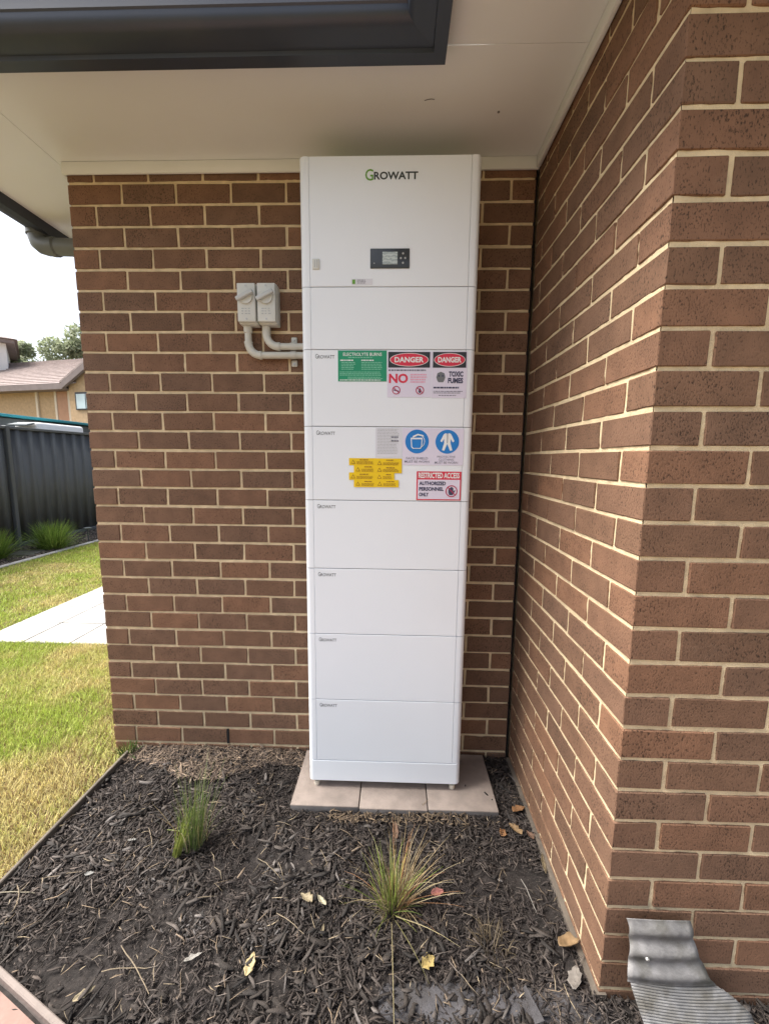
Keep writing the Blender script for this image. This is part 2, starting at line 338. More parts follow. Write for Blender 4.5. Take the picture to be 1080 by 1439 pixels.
def gut(pa, pb, oa, ob):                         # oa, ob: how the outward offset acts at either end
    V = [(pa[0] + oa[0] * o, pa[1] + oa[1] * o, GZ + z) for o, z in prof] + [(pb[0] + ob[0] * o, pb[1] + ob[1] * o, GZ + z) for o, z in prof]
    b = MB(); vs = [b.bm.verts.new(v) for v in V]; k = len(prof)
    for i in range(k): b.bm.faces.new((vs[i], vs[(i + 1) % k], vs[k + (i + 1) % k], vs[k + i]))
    b.bm.faces.new(vs[:k]); b.bm.faces.new(vs[k:][::-1])
    return b.build('gutter', M['gutter'], ev, True)
gut((EX, 5), (EX, EY), (-1, 0), (-1, -1)); gut((EX, EY), (EX2, EY), (-1, -1), (-1, -1)); gut((EX2, EY), (EX2, EY2), (-1, -1), (-1, -1)); gut((EX2, EY2), (4.2, EY2), (-1, -1), (0, -1))
nx = 60; X, Y = np.meshgrid(np.linspace(EX, 4.2, nx), np.linspace(EY2, 5, nx)); x_, y_ = X.ravel(), Y.ravel()
hA = np.minimum(x_ - EX, y_ - EY); hB = np.minimum(x_ - EX2, y_ - EY2); hh = np.maximum(hA, hB)
keep = hh > -.02; I = np.arange(nx * nx).reshape(nx, nx); Fc = np.c_[I[:-1, :-1].ravel(), I[:-1, 1:].ravel(), I[1:, 1:].ravel(), I[1:, :-1].ravel()]
Fc = Fc[keep[Fc].all(1)]
fobj('roof', np.c_[x_, y_, GZ + .13 + np.maximum(hh, 0) * .4], Fc, M['roof_dark'], ev)
dp = MB(); dp.tube([(-.525, .44, 2.635), (-.525, .44, 2.60)], .052, 20); dp.tube([(-.525, .44, 2.62), (-.525, .44, 2.590), (-.518, .44, 2.568), (-.500, .44, 2.553), (-.475, .44, 2.546), (-.42, .44, 2.544)], .045, 20)
dp.tube([(-.46, .44, 2.545), (-.10, .44, 2.534), (-.07, .44, 2.525), (-.052, .44, 2.50), (-.05, .44, 2.46), (-.05, .44, -.04)], .0425, 20); dp.tube([(-.452, .44, 2.545), (-.425, .44, 2.544)], .048, 20)
dp.build('downpipe', M['pvc'], ev, True)
MB().tube([(1.49, -.275, SZ - .0005), (1.50, -.282, SZ - .003), (1.512, -.284, SZ - .003), (1.524, -.279, SZ - .0005)], .0012, 6).build('paint_hair', M['seam'], ev)
MB().tube([(1.755, -.225, SZ - .002), (1.755, -.225, SZ + .001)], .0045, 10).build('nail_head', M['seam'], ev)

# ------------------------------------------------------------------ wall switches and conduits
def switch(name, x0, x1, label):
    e = empty(name, ((x0 + x1) / 2, 0, 1.995), label, 'switch', 'isolator switches on the brick wall')
    z0, z1 = 1.997, 2.150; xm = (x0 + x1) / 2
    MB().box(x0 - .001, x1 + .001, -.058, -.003, z0 - .004, z1 + .004, .005, 2).build('housing', M['swbox'], e, True)
    MB().box(x0, x1, -.078, -.0585, z0, z1, .004, 2).build('cover', M['swbox'], e, True)
    zc = z0 + .098; k = MB()
    k.tube([(xm, -.078, zc), (xm, -.088, zc)], .029, 28)
    kb = k.build('dial', M['swbox'], e, True)
    R = Matrix.Rotation(math.radians(-26), 4, 'Y')
    MB().box(xm - .038, xm + .038, -.106, -.0882, zc - .0085, zc + .0085, .004, 2, rot=R).build('handle', M['knob'], kb, True)
    for zz in (z0 + .011, z1 - .011): MB().tube([(xm, -.077, zz), (xm, -.0795, zz)], .004, 12).build('screw', M['screw'], e, True)
    b = MB(); rr = random.Random(x0)
    for r_, zz in enumerate((z0 + .05, z0 + .04, z0 + .03)):
        for q in range(3): b.box(xm - .02 + q * .014, xm - .02 + q * .014 + rr.uniform(.006, .011), -.0786, -.0779, zz, zz + .004)
    b.build('printed_marks', M['silver'], e)
    return e
switch('isolator_switch', .738, .814, 'grey isolator switch box left of its twin, above the longer conduit')
switch('isolator_switch', .822, .898, 'grey isolator switch box right of its twin, nearer the white cabinet')
def conduit(x, z_run, label):
    e = empty('conduit', (x, -.025, z_run), label, 'pipe', 'conduits below the switches'); y = -.026; r = .0145; rb = .052
    MB().tube([(x, y, 2.0), (x, y, z_run + rb)], r, 16).build('upright_pipe', M['conduit'], e, True)
    bend = [(x + rb - rb * math.cos(a), y, z_run + rb - rb * math.sin(a)) for a in (math.pi / 2 * k / 8 for k in range(9))]
    MB().tube(bend, r + .0022, 16).build('elbow', M['conduit'], e, True)
    MB().tube([(x + rb, y, z_run), (1.20, y, z_run)], r, 16).build('level_pipe', M['conduit'], e, True)
    for a, b in (((x, y, 1.992), (x, y, 1.966)), ((x, y, z_run + rb + .004), (x, y, z_run + rb - .004)), ((x + rb - .004, y, z_run), (x + rb + .006, y, z_run))):
        MB().tube([a, b], r + .0035, 16).build('collar', M['conduit'], e, True)
conduit(.762, 1.874, 'outer grey conduit, dropping from the left switch and bending to the cabinet')
conduit(.842, 1.910, 'inner grey conduit, dropping from the right switch and bending to the cabinet')
for zc, s, lb in ((1.910, 1, 'small pale saddle clip over the upper conduit beside the cabinet'), (1.874, -1, 'small pale saddle clip under the lower conduit beside the cabinet')):
    e = empty('saddle_clip', (.957, -.01, zc), lb, 'clip', 'clips holding the conduits')
    MB().box(.944, .970, -.010, -.0035, zc + s * .030 - .014, zc + s * .030 + .014, .003).build('tab', M['conduit'], e)
    pts = [(.957, -.026 - .0165 * math.cos(a), zc + .0165 * math.sin(a)) for a in (math.radians(d) for d in range(-100, 101, 20))]
    b = MB()
    for p, q in zip(pts, pts[1:]):
        for dx in (0,): b.poly([(.945, p[1], p[2]), (.969, p[1], p[2]), (.969, q[1], q[2]), (.945, q[1], q[2])], (0, .0015, 0))
    b.build('strap', M['conduit'], e)
    MB().tube([(.957, -.009, zc + s * .033), (.957, -.0135, zc + s * .033)], .0048, 12).build('screw', M['screw'], e, True)

# ------------------------------------------------------------------ paving under the cabinet
for i, (a, b, lb) in enumerate(((.985, 1.270, 'left one of the three pinkish pavers under the white cabinet'), (1.2735, 1.5555, 'middle one of the three pinkish pavers under the white cabinet'), (1.559, 1.848, 'right one of the three pinkish pavers, bare beside the white cabinet'))):
    dy = (.002, -.003, .001)[i]
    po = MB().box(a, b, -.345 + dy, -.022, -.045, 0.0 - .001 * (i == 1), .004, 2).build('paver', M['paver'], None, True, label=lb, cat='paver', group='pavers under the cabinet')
    po.data.materials.append(M['paver_shaded_side'])
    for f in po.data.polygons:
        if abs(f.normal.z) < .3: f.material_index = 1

# ------------------------------------------------------------------ battery cabinet
X0, X1, YF, YB = 1.046, 1.700, -.250, -.052
cab = empty('battery_cabinet', (1.373, -.15, 0), 'tall white stacked battery cabinet covered with warning stickers, standing against the brick wall', 'cabinet')
ZS = [.034, .133, .416, .709, .9885, 1.2675, 1.555, 1.8405, 2.0635, 2.504]
def rrect(x0, x1, y0, y1, r, n=6):
    p = []
    for cx, cy, a0 in ((x1 - r, y0 + r, -90), (x1 - r, y1 - .006, 0), (x0 + .006, y1 - .006, 90), (x0 + r, y0 + r, 180)):
        rr = r if cy < y1 - .01 else .006
        p += [(cx + rr * math.cos(math.radians(a0 + 90 * k / n)), cy + rr * math.sin(math.radians(a0 + 90 * k / n))) for k in range(n + 1)]
    return p
def rbody(z0, z1, dx=0, e=.0025):
    b = MB(); P = rrect(X0 + dx, X1 - dx, YF + dx, YB, .020); Pi = rrect(X0 + dx + e, X1 - dx - e, YF + dx + e, YB - e, .018)
    rings = [[b.bm.verts.new((x, y, z)) for x, y in Q] for Q, z in ((Pi, z0), (P, z0 + e), (P, z1 - e), (Pi, z1))]; k = len(P)
    for r0, r1 in zip(rings, rings[1:]):
        for i in range(k): b.bm.faces.new((r0[i], r0[(i + 1) % k], r1[(i + 1) % k], r1[i]))
    b.bm.faces.new(rings[0][::-1]); b.bm.faces.new(rings[-1]); return b
MB().box(X0 + .008, X1 - .008, YF + .008, YB - .004, .04, 2.49).build('core', M['seam'], cab)
names = ['base_plinth'] + ['battery_module'] * 6 + ['junction_module', 'inverter_module']
SEAM = .036; g = .0012
for nm, z0, z1 in zip(names, ZS, ZS[1:]):
    if nm == 'base_plinth':
        mo = rbody(z0, z1 - g).build(nm, M['white'], cab, True); continue
    # body with a groove for the door panel: two rounded side strips and a back
    mo = rbody(z0 + g, z1 - g, .0028).build(nm, M['white'], cab, True)
    MB().box(X0 + SEAM, X1 - SEAM, YF - .0003, YF + .012, z0 + g, z1 - g, .0014, 1).build('front_panel', M['white'], mo)
    for sx in (0, 1):
        P = rrect(X0, X1, YF, YB, .020, 6)
        b = MB(); n6 = 7
        A = ([(X0 + SEAM - .0016, YF)] + [(X0 + .020 - .020 * math.sin(math.radians(t)), YF + .020 - .020 * math.cos(math.radians(t))) for t in range(0, 91, 15)] + [(X0, YF + .085), (X0 + .0024, YF + .085), (X0 + .0024, YF + .02), (X0 + SEAM - .0016, YF + .0025)])
        if sx: A = [(X0 + X1 - x, y) for x, y in A]
        b.poly([(x, y, z0 + g) for x, y in A], (0, 0, z1 - z0 - 2 * g)); b.build('side_trim', M['white'], mo, True)
for x, y in ((X0 + .03, YF + .022), (X1 - .03, YF + .022), (X0 + .03, YB - .03), (X1 - .03, YB - .03)):
    f = MB().tube([(x, y, .0), (x, y, .006), (x, y, .018)], [.011, .013, .011], 16).build('foot', M['caster'], cab, True)
    MB().tube([(x, y, .0185), (x, y, .036)], .006, 10).build('foot_stem', M['screw'], f, True)

# lettering helpers: flat shapes in x,z on the cabinet front
YP = YF - .0003
def text(name, s, x0, x1, z0, z1, material, parent, y, bold=0, keep=False):
    c = bpy.data.curves.new(name, 'FONT'); c.body = s; c.size = 1; c.offset = bold; c.resolution_u = 3
    t = bpy.data.objects.new(name, c); COL.objects.link(t); dg = bpy.context.evaluated_depsgraph_get()
    me = bpy.data.meshes.new_from_object(t.evaluated_get(dg)); bpy.data.objects.remove(t)
    n = len(me.vertices); co = np.empty(n * 3, np.float32); me.vertices.foreach_get('co', co); co = co.reshape(-1, 3)
    lo, hi = co.min(0), co.max(0); nw = np.empty_like(co)
    nw[:, 0] = x0 + (co[:, 0] - lo[0]) / (hi[0] - lo[0]) * (x1 - x0); nw[:, 2] = z0 + (co[:, 1] - lo[1]) / (hi[1] - lo[1]) * (z1 - z0); nw[:, 1] = y
    me.vertices.foreach_set('co', nw.ravel()); me.materials.clear(); me.materials.append(material); me.update(); me.name = name
    return put(bpy.data.objects.new(name, me), parent)
def flat(name, pts, y, material, parent, th=.0005): return MB().plate(pts, y, y + th).build(name, material, parent)
def rect(x0, x1, z0, z1): return [(x0, z0), (x1, z0), (x1, z1), (x0, z1)]
def disc(cx, cz, r, n=36, rz=None): return [(cx + r * math.cos(2 * math.pi * k / n), cz + (rz or r) * math.sin(2 * math.pi * k / n)) for k in range(n)]
def ring(name, cx, cz, r0, r1, y, material, parent, n=32, slash=None, rz=1):
    b = MB()
    for k in range(n):
        a, c = 2 * math.pi * k / n, 2 * math.pi * (k + 1) / n
        b.plate([(cx + r0 * math.cos(a), cz + rz * r0 * math.sin(a)), (cx + r1 * math.cos(a), cz + rz * r1 * math.sin(a)), (cx + r1 * math.cos(c), cz + rz * r1 * math.sin(c)), (cx + r0 * math.cos(c), cz + rz * r0 * math.sin(c))], y, y + .0003)
    if slash:
        s, c = math.sin(slash), math.cos(slash); t = (r1 - r0) * .45; rm = (r0 + r1) / 2
        b.plate([(cx - rm * c - t * s, cz - rm * s + t * c), (cx - rm * c + t * s, cz - rm * s - t * c), (cx + rm * c + t * s, cz + rm * s - t * c), (cx + rm * c - t * s, cz + rm * s + t * c)], y - .0001, y + .0003)
    return b.build(name, material, parent)
def lines(name, x0, x1, zs, h, y, material, parent, seed=0, fill=.97):  # rows of words too small to read
    r = random.Random(seed); b = MB()
    for z in zs:
        x = x0; end = x0 + (x1 - x0) * r.uniform(fill - .12, fill)
        while x < end:
            w = min(r.uniform(.004, .014), end - x)
            if w > .0015: b.box(x, x + w, y, y + .0003, z, z + h)
            x += w + .0018
    return b.build(name, material, parent)
y1, y2, y3, y4 = YP - .0012, YP - .0019, YP - .0026, YP - .0033
# maker's lettering
text('logo_initial', 'G', 1.285, 1.314, 2.421, 2.459, M['logo_g'], cab, YP - .0006, .012)
text('logo_lettering', 'ROWATT', 1.316, 1.474, 2.424, 2.450, M['logo_d'], cab, YP - .0006, .03)
for za in (1.8405, 1.555, 1.2675, .9885, .709, .416):
    lg = text('logo_initial', 'G', 1.097, 1.107, za - .033, za - .016, M['logo_s'], cab, YP - .0006, .006)
    text('logo_lettering', 'ROWATT', 1.108, 1.170, za - .033, za - .020, M['logo_s'], cab, YP - .0006, .012)
# display
d = MB().box(1.304, 1.448, YF - .004, YF + .001, 2.126, 2.194, .002, 2).build('display', M['bezel'], cab, True)
MB().box(1.349, 1.404, YF - .0048, YF - .003, 2.139, 2.182, .0005).build('screen', M['lcd'], d)
for x, z in ((1.424, 2.176), (1.416, 2.160), (1.432, 2.160), (1.424, 2.144)): MB().tube([(x, YF - .0035, z), (x, YF - .0052, z)], .0036, 12).build('button', M['silver'], d, True)
MB().tube([(1.319, YF - .0035, 2.143), (1.319, YF - .0048, 2.143)], .002, 10).build('indicator', M['silver'], d)
for x in (1.312, 1.437): MB().tube([(x, YF, 2.206), (x, YF - .002, 2.206)], .004, 12).build('plug', M['white'], cab, True)
d = MB().box(1.090, 1.117, YF - .005, YF + .001, 2.124, 2.160, .002, 2).build('latch', M['swbox'], cab, True)
for x in (1.0995, 1.1085): MB().box(x - .0012, x + .0012, YF - .0056, YF - .0045, 2.130, 2.155).build('latch_slot', M['silver'], d)
s = flat('sticker', rect(1.234, 1.313, 2.070, 2.091), y1, M['s_white'], cab); s['label'] = 'small white label with a green mark under the display'
flat('mark', rect(1.238, 1.249, 2.073, 2.088), y2, M['logo_g'], s); lines('fine_print', 1.256, 1.290, (2.075, 2.080, 2.085), .0022, y2, M['p_grey'], s, 3)
# green sign
s = flat('sticker', rect(1.183, 1.368, 1.724, 1.837), y1, M['s_green'], cab); s['label'] = 'green first-aid sign for electrolyte burns'
text('title', 'ELECTROLYTE BURNS', 1.203, 1.349, 1.817, 1.829, M['p_white'], s, y2, .01)
lines('fine_print', 1.222, 1.328, (1.810,), .003, y2, M['p_pale'], s, 1); lines('heading', 1.192, 1.243, (1.799,), .0045, y2, M['p_white'], s, 2); lines('heading', 1.272, 1.325, (1.799,), .0045, y2, M['p_white'], s, 4)
lines('fine_print', 1.196, 1.252, [1.792 - .0062 * k for k in range(5)], .0028, y2, M['p_pale'], s, 5); lines('fine_print', 1.272, 1.355, [1.792 - .0062 * k for k in range(5)], .0028, y2, M['p_pale'], s, 6)
lines('fine_print', 1.190, 1.362, (1.757, 1.751, 1.7455), .0028, y2, M['p_pale'], s, 7); lines('fine_print', 1.220, 1.362, (1.738, 1.733), .0028, y2, M['p_pale'], s, 8); lines('fine_print', 1.190, 1.362, (1.7275,), .003, y2, M['p_white'], s, 9)
def danger(x0, x1, z0, z1, hx0, hx1, label):
    s = flat('sticker', rect(x0, x1, z0, z1), y1, M['s_lilac'], cab); s['label'] = label
    flat('header', rect(hx0, hx1, 1.775, 1.832), y2, M['s_black'], s); cx = (hx0 + hx1) / 2; hw = (hx1 - hx0) / 2
    flat('oval_rim', disc(cx, 1.8035, hw * .93, 40, .0245), y2 - .0005, M['p_white'], s); flat('oval', disc(cx, 1.8035, hw * .90, 40, .0225), y2 - .0010, M['s_red'], s)
    text('title', 'DANGER', cx - hw * .70, cx + hw * .70, 1.7935, 1.8135, M['p_white'], s, y2 - .0016, .035); return s
s = danger(1.371, 1.538, 1.666, 1.834, 1.374, 1.531, 'danger sign forbidding smoking and flames, beside the green sign')
lines('fine_print', 1.375, 1.530, (1.7625,), .006, y2, M['p_grey'], s, 10)
text('large_word', 'NO', 1.377, 1.449, 1.718, 1.753, M['s_red'], s, y2, .035)
lines('pink_print', 1.458, 1.525, (1.747, 1.738, 1.729, 1.720), .005, y2, M['p_pink'], s, 12)
for x, k in ((1.405, 0), (1.495, 1)):
    ring('ban_symbol', x, 1.692, .0125, .0158, y2 - .0004, M['p_dkred'], s, slash=-.75)
    if k == 0: flat('cigarette', [(x - .010, 1.691), (x + .010, 1.686), (x + .010, 1.690), (x - .010, 1.695)], y2, M['p_navy'], s)
    else: flat('flame', [(x - .004, 1.683), (x + .003, 1.682), (x + .006, 1.690), (x + .001, 1.699), (x - .001, 1.703), (x - .003, 1.695), (x - .006, 1.690)], y2, M['p_navy'], s)
s = danger(1.5395, 1.671, 1.664, 1.8345, 1.542, 1.667, 'danger sign for toxic fumes beside the cabinet edge')
text('words', 'TOXIC', 1.603, 1.657, 1.742, 1.762, M['p_navy'], s, y2, .05); text('words', 'FUMES', 1.600, 1.657, 1.718, 1.738, M['p_navy'], s, y2, .05)
flat('skull', [(1.560, 1.728), (1.564, 1.722), (1.582, 1.722), (1.586, 1.728), (1.590, 1.740), (1.586, 1.755), (1.573, 1.760), (1.560, 1.755), (1.556, 1.740)], y2, M['logo_s'], s)
for x in (1.566, 1.580): flat('eye_socket', disc(x, 1.745, .0035, 12), y3, M['p_navy'], s)
lines('fine_print', 1.546, 1.657, (1.699,), .006, y2, M['p_navy'], s, 14); lines('fine_print', 1.546, 1.660, (1.687, 1.681), .003, y2, M['p_grey'], s, 15); lines('fine_print', 1.566, 1.640, (1.672,), .003, y2, M['p_grey'], s, 16)
# white data label, blue mandatory signs
s = flat('sticker', rect(1.327, 1.430, 1.437, 1.552), y1, M['s_white'], cab); s['label'] = 'white data label with fine print left of the blue signs'
lines('fine_print', 1.334, 1.424, [1.545 - .0058 * k for k in range(17)], .0016, y2, M['silver'], s, 17, .95)
lines('bold_print', 1.388, 1.420, (1.514, 1.499), .004, y2, M['p_navy'], s, 18)
s = flat('sticker', rect(1.432, 1.5485, 1.409, 1.5505), y1, M['s_lilac'], cab); s['label'] = 'blue round face shield sign'
flat('blue_disc', disc(1.488, 1.4995, .0455, 44), y2, M['s_blue'], s)
ring('face_mask', 1.492, 1.500, .024, .0262, y3, M['p_white'], s, 24)
flat('face_shield', [(1.466, 1.478), (1.472, 1.472), (1.502, 1.472), (1.507, 1.480), (1.509, 1.514), (1.463, 1.514)], y3 - .0004, M['p_white'], s); flat('shield_window', [(1.469, 1.480), (1.474, 1.475), (1.500, 1.475), (1.504, 1.482), (1.505, 1.508), (1.467, 1.508)], y4 - .0003, M['s_blue'], s)
flat('visor_band', [(1.470, 1.520), (1.490, 1.529), (1.512, 1.524), (1.514, 1.518), (1.492, 1.523), (1.474, 1.515)], y4 - .0003, M['p_white'], s)
text('words', 'FACE SHIELD', 1.447, 1.531, 1.431, 1.440, M['p_grey'], s, y2, .01); text('words', 'MUST BE WORN', 1.441, 1.537, 1.418, 1.427, M['p_grey'], s, y2, .01)
s = flat('sticker', rect(1.549, 1.667, 1.409, 1.550), y1, M['s_lilac'], cab); s['label'] = 'blue round protective clothing sign'
flat('blue_disc', disc(1.6045, 1.4995, .0455, 44), y2, M['s_blue'], s)
h_ = [(0, .030), (.008, .032), (.014, .028), (.027, .002), (.021, -.003), (.013, .010), (.012, -.005), (.020, -.033), (.011, -.035), (0, -.008)]
flat('suit', [(1.6045 + x, 1.5 + z) for x, z in h_] + [(1.6045 - x, 1.5 + z) for x, z in h_[::-1][1:-1]], y3, M['p_white'], s); flat('zip', rect(1.6035, 1.6055, 1.494, 1.531), y4, M['p_navy'], s)
text('words', 'PROTECTIVE', 1.567, 1.637, 1.438, 1.446, M['p_grey'], s, y2, .008); text('words', 'CLOTHING', 1.573, 1.631, 1.427, 1.435, M['p_grey'], s, y2, .008); text('words', 'MUST BE WORN', 1.558, 1.647, 1.415, 1.424, M['p_grey'], s, y2, .008)
# restricted access
s = flat('sticker', rect(1.489, 1.663, 1.272, 1.385), y1, M['s_red'], cab); s['label'] = 'red and white restricted access sign'
flat('white_field', rect(1.494, 1.658, 1.2765, 1.353), y2, M['s_lilac'], s); text('title', 'RESTRICTED ACCESS', 1.496, 1.656, 1.3585, 1.3805, M['p_white'], s, y2, .03)
text('words', 'AUTHORIZED', 1.499, 1.603, 1.331, 1.346, M['p_navy'], s, y3, .045); text('words', 'PERSONNEL', 1.499, 1.595, 1.309, 1.324, M['p_navy'], s, y3, .045); text('words', 'ONLY', 1.499, 1.537, 1.287, 1.302, M['p_navy'], s, y3, .045)
flat('hand', [(1.617, 1.293), (1.631, 1.293), (1.637, 1.304), (1.641, 1.311), (1.638, 1.313), (1.633, 1.307), (1.633, 1.321), (1.630, 1.322), (1.628, 1.325), (1.625, 1.325), (1.623, 1.324), (1.620, 1.321), (1.617, 1.320), (1.614, 1.314), (1.614, 1.303)], y3, M['p_navy'], s)
ring('ban_symbol', 1.626, 1.3085, .0195, .0232, y3 - .0005, M['p_dkred'], s, slash=-.8)
# yellow cluster, eight overlapping labels
rr = random.Random(5)
YEL = [(1.224, 1.330, 1.406, 1.434), (1.3275, 1.431, 1.403, 1.4335), (1.243, 1.330, 1.377, 1.407), (1.3275, 1.431, 1.3765, 1.404), (1.224, 1.330, 1.349, 1.378), (1.3275, 1.402, 1.349, 1.3775), (1.243, 1.331, 1.321, 1.350), (1.329, 1.419, 1.3215, 1.350)]
for i, (a, b, c, d2) in enumerate(YEL):
    yo = -.0002 * (i + 1)
    s = flat('warning_label', rect(a, b, c, d2), y1 + yo, M['s_yellow'], cab, .0008)
    tx = a + .016; tz = c + .006; flat('triangle', [(tx - .009, tz), (tx + .009, tz), (tx, tz + .016)], y2 - .0015, M['p_brown'], s); flat('triangle_centre', [(tx - .0055, tz + .002), (tx + .0055, tz + .002), (tx, tz + .0115)], y2 - .002, M['s_yellow'], s)
    lines('heading', a + .042, min(b - .012, a + .078), (d2 - .0085,), .0038, y2 - .0015, M['p_brown'], s, 30 + i); lines('fine_print', a + .030, b - .006, (c + .0135, c + .0095, c + .0055), .0017, y2 - .0015, M['p_brown'], s, 40 + i)

# ------------------------------------------------------------------ bed edging
def tbox(name, p, q, wd, z0, z1, material, **t):
    p, q = Vector(p), Vector(q); d = (q - p); L = d.length; a = math.atan2(d.y, d.x); c = (p + q) / 2
    b = MB().box(-L / 2, L / 2, -wd / 2, wd / 2, z0, z1, .003); bmesh.ops.subdivide_edges(b.bm, edges=b.bm.edges, cuts=1)
    bmesh.ops.transform(b.bm, matrix=Matrix.Translation((c.x, c.y, 0)) @ Matrix.Rotation(a, 4, 'Z'), verts=b.bm.verts)
    return b.build(name, material, **t)
tbox('timber_edging', (.108, -.062, 0), (.080, -.83, 0), .014, -.09, .000, M['timber'], label='grey weathered timber edging between the lawn and the mulch bed', cat='edging')
tbox('path_edging', (.085, -.825, 0), (2.3, -1.688, 0), .015, -.09, .000, M['paleedge'], label='pale edging strip along the front of the mulch bed', cat='edging')
MB().poly([(-.9, -.60, -.10), (.07, -.836, -.10), (3.0, -1.985, -.10), (3.0, -4, -.10), (-.9, -4, -.10)], (0, 0, .075)).build('footpath', M['pathbrick'], None, kind='structure')

# ------------------------------------------------------------------ mulch chips (uncountable)
def chips(N, xr, yr, zf, mask, Lr, Wr, cols, wts, seed):
    g = np.random.default_rng(seed); P = np.c_[g.uniform(*xr, N), g.uniform(*yr, N)]; P = P[mask(P)]; N = len(P)
    L = g.uniform(0, 1, N) ** 1.8 * (Lr[1] - Lr[0]) + Lr[0]; Wd = g.uniform(*Wr, N); T = Wd * g.uniform(.2, .45, N)
    a = g.uniform(0, 2 * np.pi, N); tilt = g.normal(0, .22, N); rl = g.normal(0, .5, N)
    ux = np.c_[np.cos(a) * np.cos(tilt), np.sin(a) * np.cos(tilt), np.sin(tilt)]
    s0 = np.c_[-np.sin(a), np.cos(a), np.zeros(N)]; n0 = np.cross(ux, s0)
    s = s0 * np.cos(rl)[:, None] + n0 * np.sin(rl)[:, None]; nn = np.cross(ux, s)
    c = np.c_[P, zf(P) + g.uniform(0, .009, N) + np.abs(np.sin(tilt)) * L * .3]
    V = np.zeros((N, 12, 3)); q = 0
    for t, w in ((-.5, .55), (.02, 1.), (.5, .45)):
        bend = g.normal(0, .06, N) * L
        for sy, sz in ((-1, -1), (1, -1), (1, 1), (-1, 1)):
            V[:, q] = c + ux * (L * t)[:, None] + s * ((Wd * w * sy * .5 * g.uniform(.7, 1.2, N)) + bend * (1 if t == .02 else 0))[:, None] + nn * (T * sz * .5 * w)[:, None]; q += 1
    f = []
    for k in (0, 4):
        for j in range(4): f.append((k + j, k + (j + 1) % 4, k + 4 + (j + 1) % 4, k + 4 + j))
    f += [(3, 2, 1, 0), (8, 9, 10, 11)]
    Fc = (np.arange(N)[:, None, None] * 12 + np.array(f)[None]).reshape(-1, 4)
    ci = g.choice(len(cols), N, p=np.array(wts) / sum(wts)); C = np.array(cols)[ci] * g.uniform(.7, 1.35, N)[:, None]
    return V.reshape(-1, 3), Fc, np.repeat(C, 12, 0)
CH_COL = [(.024, .019, .017), (.034, .027, .023), (.048, .038, .032), (.078, .062, .052), (.16, .12, .085)]
V, Fc, Cc = chips(66000, (.09, 2.6), (-1.6, 0), bed_z, lambda P: in_bed(P) & (fbm(P, 6, 63, 4) > RNG.uniform(.20, .50, len(P))), (.006, .050), (.0018, .0068), CH_COL, (30, 36, 22, 9, 1.2), 3)
coarse = lambda P: in_bed(P) & (fbm(P, 4.5, 77, 3) + (P[:, 1] < -.75) * .07 > .50)
Va, Fa, Ca = chips(4600, (.09, 2.6), (-1.6, -.05), lambda P: bed_z(P) + .003, coarse, (.022, .075), (.0060, .0140), [(.020, .017, .015), (.032, .026, .022), (.055, .046, .040), (.10, .088, .08)], (34, 34, 14, 4), 23)
Vb, Fb, Cb = chips(36000, (.09, 2.6), (-1.6, 0), lambda P: bed_z(P) + .001, in_bed, (.002, .010), (.0012, .0040), CH_COL[:3] + [(.06, .05, .042)], (40, 34, 18, 8), 24)
V, Fc, Cc = np.r_[V, Va, Vb], np.r_[Fc, Fa + len(V), Fb + len(V) + len(Va)], np.r_[Cc, Ca, Cb]
dust = np.clip((fbm(V[:, :2], 3.2, 41, 4) - .5) * 5, 0, 1)[:, None]; Cc = Cc * (1 + .25 * dust) + .004 * dust
ok = fobj('mulch', V, Fc, M['chips'], None, Cc, label='black shredded bark mulch covering the garden bed', cat='mulch', kind='stuff')
nearwall = lambda P: in_bed(P) & (P[:, 1] > -.16 + .06 * np.sin(P[:, 0] * 9)) & (P[:, 0] < .99)
V, Fc, Cc = chips(3800, (.1, 1.0), (-.22, 0), lambda P: bed_z(P) + .006, nearwall, (.012, .06), (.0018, .005), [(.16, .12, .09), (.24, .18, .13), (.10, .075, .06), (.30, .22, .15)], (5, 3, 5, 1), 8)
V2, F2, C2 = chips(900, (.1, 2.0), (-1.5, 0), lambda P: bed_z(P) + .010, in_bed, (.015, .07), (.0010, .0026), [(.20, .15, .10), (.30, .24, .16), (.12, .10, .085)], (4, 2, 5), 9)
V3, F3, C3 = chips(260, (1.15, 1.72), (-.40, -.345), lambda P: bed_z(P) + .010, in_bed, (.010, .05), (.0015, .006), [(.17, .125, .08), (.11, .08, .055)], (4, 4), 19)
fobj('straw_litter', np.r_[V, V2, V3], np.r_[Fc, F2 + len(V), F3 + len(V) + len(V2)], M['chips'], None, np.r_[Cc, C2, C3], label='dry straw and bark fibres littering the mulch along the wall', cat='litter', kind='stuff')
# ash-grey dusty chips in a few patches
patch = lambda P: in_bed(P) & (np.min([np.hypot((P[:, 0] - x) / a, (P[:, 1] - y) / b) for x, y, a, b in ((.56, -.66, .07, .03), (.80, -.78, .09, .04), (1.02, -.62, .10, .035), (1.03, -.80, .06, .05), (.34, -.58, .04, .03))], 0) < RNG.uniform(.2, 1.2, len(P)))
V, Fc, Cc = chips(9000, (.1, 1.4), (-1.1, -.3), lambda P: bed_z(P) + .007, patch, (.004, .020), (.002, .006), [(.075, .068, .065), (.10, .09, .085), (.05, .045, .042)], (4, 2, 4), 12)
fobj('dusty_mulch', V, Fc, M['chips'], None, Cc, label='ash grey dusty patches on the black mulch', cat='mulch', kind='stuff')

